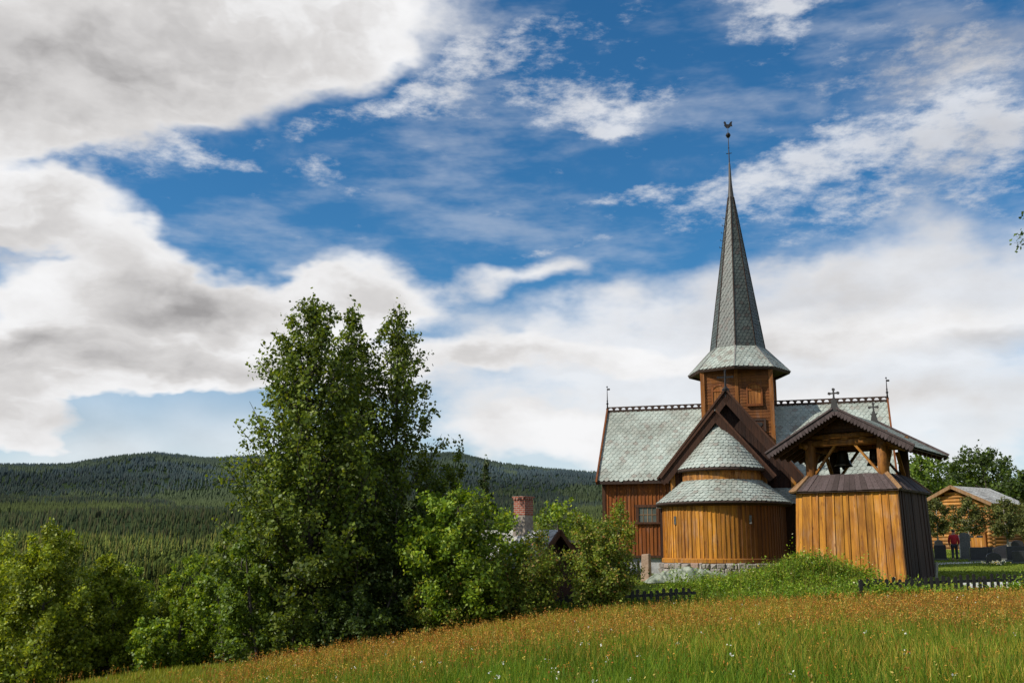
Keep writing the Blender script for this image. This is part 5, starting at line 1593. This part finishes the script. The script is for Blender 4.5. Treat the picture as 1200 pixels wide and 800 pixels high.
def sky():
    w = bpy.data.worlds.new('World'); sc.world = w; w.use_nodes = True
    nt = NT(w.node_tree); bg = w.node_tree.nodes['Background']; bg.inputs['Strength'].default_value = .1
    tx = nt.new('ShaderNodeTexSky', sky_type='NISHITA'); tx.sun_disc = False; tx.sun_elevation = SUN_EL; tx.sun_rotation = SUN_AZ
    w.cycles.sampling_method = 'MANUAL'; w.cycles.sample_map_resolution = 512
    tx.air_density = 1.0; tx.dust_density = .4; tx.ozone_density = 2.0
    d = nt.new('ShaderNodeTexCoord').outputs['Generated']
    sp = nt.new('ShaderNodeSeparateXYZ'); nt.l.new(d, sp.inputs[0])
    az = nt.math('ARCTAN2', sp.outputs[0], sp.outputs[1]); el = nt.math('ARCSINE', sp.outputs[2])
    cb = nt.new('ShaderNodeCombineXYZ'); nt.l.new(az, cb.inputs[0]); nt.l.new(el, cb.inputs[1]); ae = cb.outputs[0]
    st = nt.map(ae, (1, 1.9, 1))                      # clouds are wider than tall
    n1 = nt.noise(st, 5.0, 2, .5, out='Color', dim='2D'); n2 = nt.noise(st, 17, 3, .6, out='Color', dim='2D')
    w1 = nt.vmath('SCALE', nt.vmath('SUBTRACT', n1, (.5, .5, .5)), scale=.10); w2 = nt.vmath('SCALE', nt.vmath('SUBTRACT', n2, (.5, .5, .5)), scale=.032)
    wr = nt.vmath('ADD', ae, nt.vmath('ADD', w1, w2))
    wr = nt.vmath('MULTIPLY', wr, (1, 1, 0))
    def blobs(lst, vec):
        acc = None
        for (px, py, rx, ry, rot, wt) in lst:
            a, e = azel(px, py)
            if abs(rot) > 7: v = nt.map(vec, (rx / 1200, ry / 1200, 1), (a, e, 0), (0, 0, radians(rot)), 'TEXTURE')
            else:
                vm = nt.new('ShaderNodeVectorMath', operation='MULTIPLY_ADD'); nt.l.new(vec, vm.inputs[0])
                vm.inputs[1].default_value = (1200 / rx, 1200 / ry, 0); vm.inputs[2].default_value = (-a * 1200 / rx, -e * 1200 / ry, 0); v = vm.outputs[0]
            g = nt.new('ShaderNodeTexGradient', gradient_type='SPHERICAL'); nt.l.new(v, g.inputs[0])
            acc = nt.math('MULTIPLY', g.outputs['Fac'], wt) if acc is None else nt.math('MULTIPLY_ADD', g.outputs['Fac'], wt, acc)
        return nt.math('MINIMUM', acc, 1.3)
    thick = [(60, 30, 320, 150, 0, 1.3), (270, 30, 260, 105, 10, 1.2), (110, 130, 170, 60, 14, .8), (430, 15, 220, 70, 0, .9), (0, 130, 140, 80, 0, 1),
             (60, 258, 125, 52, -12, 1.3), (-30, 245, 120, 70, 0, 1.0),
             (190, 345, 190, 62, -3, 1.4), (60, 410, 240, 85, 0, 1.4), (300, 400, 240, 80, 5, 1.3), (435, 345, 140, 55, 8, 1.2), (180, 440, 260, 42, 0, 1.0), (390, 440, 160, 40, 0, .8), (-40, 480, 100, 60, 0, .8), (20, 510, 120, 35, 5, .9),
             (555, 412, 105, 36, 0, 1.0), (690, 415, 170, 30, 3, .95), (622, 314, 95, 30, 0, .62), (900, 400, 260, 50, 0, .8), (950, 320, 130, 30, 0, .55), (1130, 360, 200, 60, 0, .6), (640, 490, 240, 45, 0, .7), (760, 515, 300, 45, 0, .7), (1050, 480, 300, 60, 0, .6)]
    soft = [(1010, 410, 420, 145, -4, 1.45), (1150, 320, 240, 90, -6, .6), (800, 400, 240, 90, 0, .9), (620, 410, 230, 70, 0, .8), (640, 500, 330, 90, 0, 1.1), (1000, 520, 420, 100, 0, 1.3), (530, 350, 120, 45, 0, .5), (1120, 80, 260, 70, 0, .5), (1150, 190, 160, 70, 0, .25)]
    wisp = [(690, 120, 150, 42, 0, 1.15), (720, 145, 90, 22, 0, .7), (910, 12, 100, 30, 0, 1.25), (1080, 150, 170, 60, -6, 1.1), (930, 190, 130, 36, 10, 1.05), (1110, 65, 210, 50, 0, .8), (1190, 150, 120, 90, 0, .9), (600, 60, 190, 50, 10, .62), (470, 110, 190, 36, 22, .85),
            (210, 180, 190, 34, -8, .8), (720, 214, 90, 14, 0, .85), (645, 277, 70, 10, 0, .7), (400, 225, 70, 26, -30, .5), (1010, 240, 260, 50, 0, .8), (130, 205, 120, 36, 10, .7), (840, 225, 130, 36, 0, .75), (180, 500, 160, 14, 0, .45)]
    grey = [(130, 95, 340, 95, 8, .85), (30, 60, 220, 120, 0, .35), (215, 345, 140, 42, 0, 1.15), (35, 393, 75, 22, 0, .95), (140, 425, 260, 30, 0, .8), (320, 440, 150, 26, 0, .5), (20, 290, 110, 30, 0, .5), (60, 510, 140, 30, 0, .3), (980, 330, 300, 60, 0, .3), (930, 405, 130, 26, 0, .55), (1180, 395, 110, 24, 0, .6), (600, 425, 130, 18, 0, .3), (1110, 60, 220, 60, 0, .9), (1150, 200, 200, 80, 0, .4), (1100, 470, 260, 40, 0, .35), (690, 480, 180, 18, 0, .25)]
    A = blobs(thick, wr); B = blobs(wisp, wr); G = blobs(grey, wr); S = blobs(soft, wr)
    fine = nt.noise(st, 11, 6, .56, dim='2D'); finer = nt.noise(nt.map(ae, (1, 2.4, 1), rot=(0, 0, .25)), 26, 6, .66, dim='2D'); big = nt.noise(st, 4.2, 2, .55)
    # the rest of the dome: broken cloud too, out of the view
    front = nt.ramp(nt.math('ABSOLUTE', az), .62, .95); high = nt.ramp(el, .62, .95)
    rest = nt.math('MAXIMUM', front, high)
    A = nt.math('ADD', A, nt.math('MULTIPLY', rest, nt.math('MULTIPLY_ADD', big, 2.2, -.75)))
    DA = nt.ramp(nt.math('ADD', A, nt.math('MULTIPLY_ADD', fine, .66, -.33)), .12, .70)
    DB = nt.math('MULTIPLY', nt.ramp(nt.math('ADD', B, nt.math('MULTIPLY_ADD', finer, 2.0, -1.0)), .22, 1.35), .74)
    DS = nt.math('MULTIPLY', nt.ramp(nt.math('ADD', S, nt.math('MULTIPLY_ADD', fine, .9, -.45)), .05, 1.05), .86)
    cir = nt.noise(nt.map(ae, (1, 3.4, 1), rot=(0, 0, -.12)), 5.5, 5, .6, dim='2D'); DC = nt.ramp(cir, .42, .80, 0, .28)
    inv = lambda q: nt.math('SUBTRACT', 1.0, q)
    D = inv(nt.math('MULTIPLY', inv(DC), nt.math('MULTIPLY', inv(DS), nt.math('MULTIPLY', inv(DA), inv(DB)))))
    # thin veil low over the hills
    veil = nt.math('MULTIPLY', nt.ramp(el, .27, .06), nt.ramp(big, .3, .75, .35, .85)); D = nt.math('MAXIMUM', D, veil)
    body = nt.ramp(nt.math('ADD', A, nt.math('MULTIPLY_ADD', fine, .5, -.25)), .5, 1.3)
    gr = nt.math('ADD', nt.math('MULTIPLY', G, nt.ramp(fine, .25, .75, .6, 1.0)), nt.math('MULTIPLY', body, nt.ramp(nt.noise(nt.map(wr, (1, 1.9, 1)), 7.5, 4, .6, dim='2D'), .36, .70, 0, .45)))
    gr = nt.math('ADD', gr, nt.math('MULTIPLY_ADD', fine, .55, -.20))
    cc = nt.new('ShaderNodeValToRGB'); nt.l.new(nt.math('MULTIPLY', gr, .70), cc.inputs[0]); cr = cc.color_ramp
    cr.elements[0].position = 0.0; cr.elements[0].color = (9.3, 9.3, 9.4, 1); cr.elements[1].position = 1.0; cr.elements[1].color = (3.5, 3.4, 3.42, 1)
    e = cr.elements.new(.30); e.color = (7.0, 6.85, 6.8, 1)
    blue = nt.mix(1.0, tx.outputs[0], (.54, .88, 1.08), 'MULTIPLY')
    hs = nt.new('ShaderNodeHueSaturation'); hs.inputs['Saturation'].default_value = 1.10; hs.inputs['Value'].default_value = 1.0; nt.l.new(blue, hs.inputs['Color'])
    nt.put(bg.inputs['Color'], nt.mix(D, hs.outputs[0], cc.outputs[0]))


sky()

# ------------------------------------------------------------------ camera
cam = bpy.data.cameras.new('camera'); cam.sensor_fit = 'HORIZONTAL'; cam.sensor_width = 36; cam.lens = 36.0; cam.clip_start = .1; cam.clip_end = 30000
co = bpy.data.objects.new('camera', cam); COL.objects.link(co); co.location = (0, 0, EYE); co.rotation_euler = (pi / 2 + PITCH, 0, 0)
sc.camera = co
sc.cycles.max_bounces = 6; sc.cycles.diffuse_bounces = 2; sc.cycles.glossy_bounces = 2; sc.cycles.transmission_bounces = 3
sc.view_settings.view_transform = 'Standard'; sc.view_settings.look = 'None'; sc.view_settings.exposure = 0
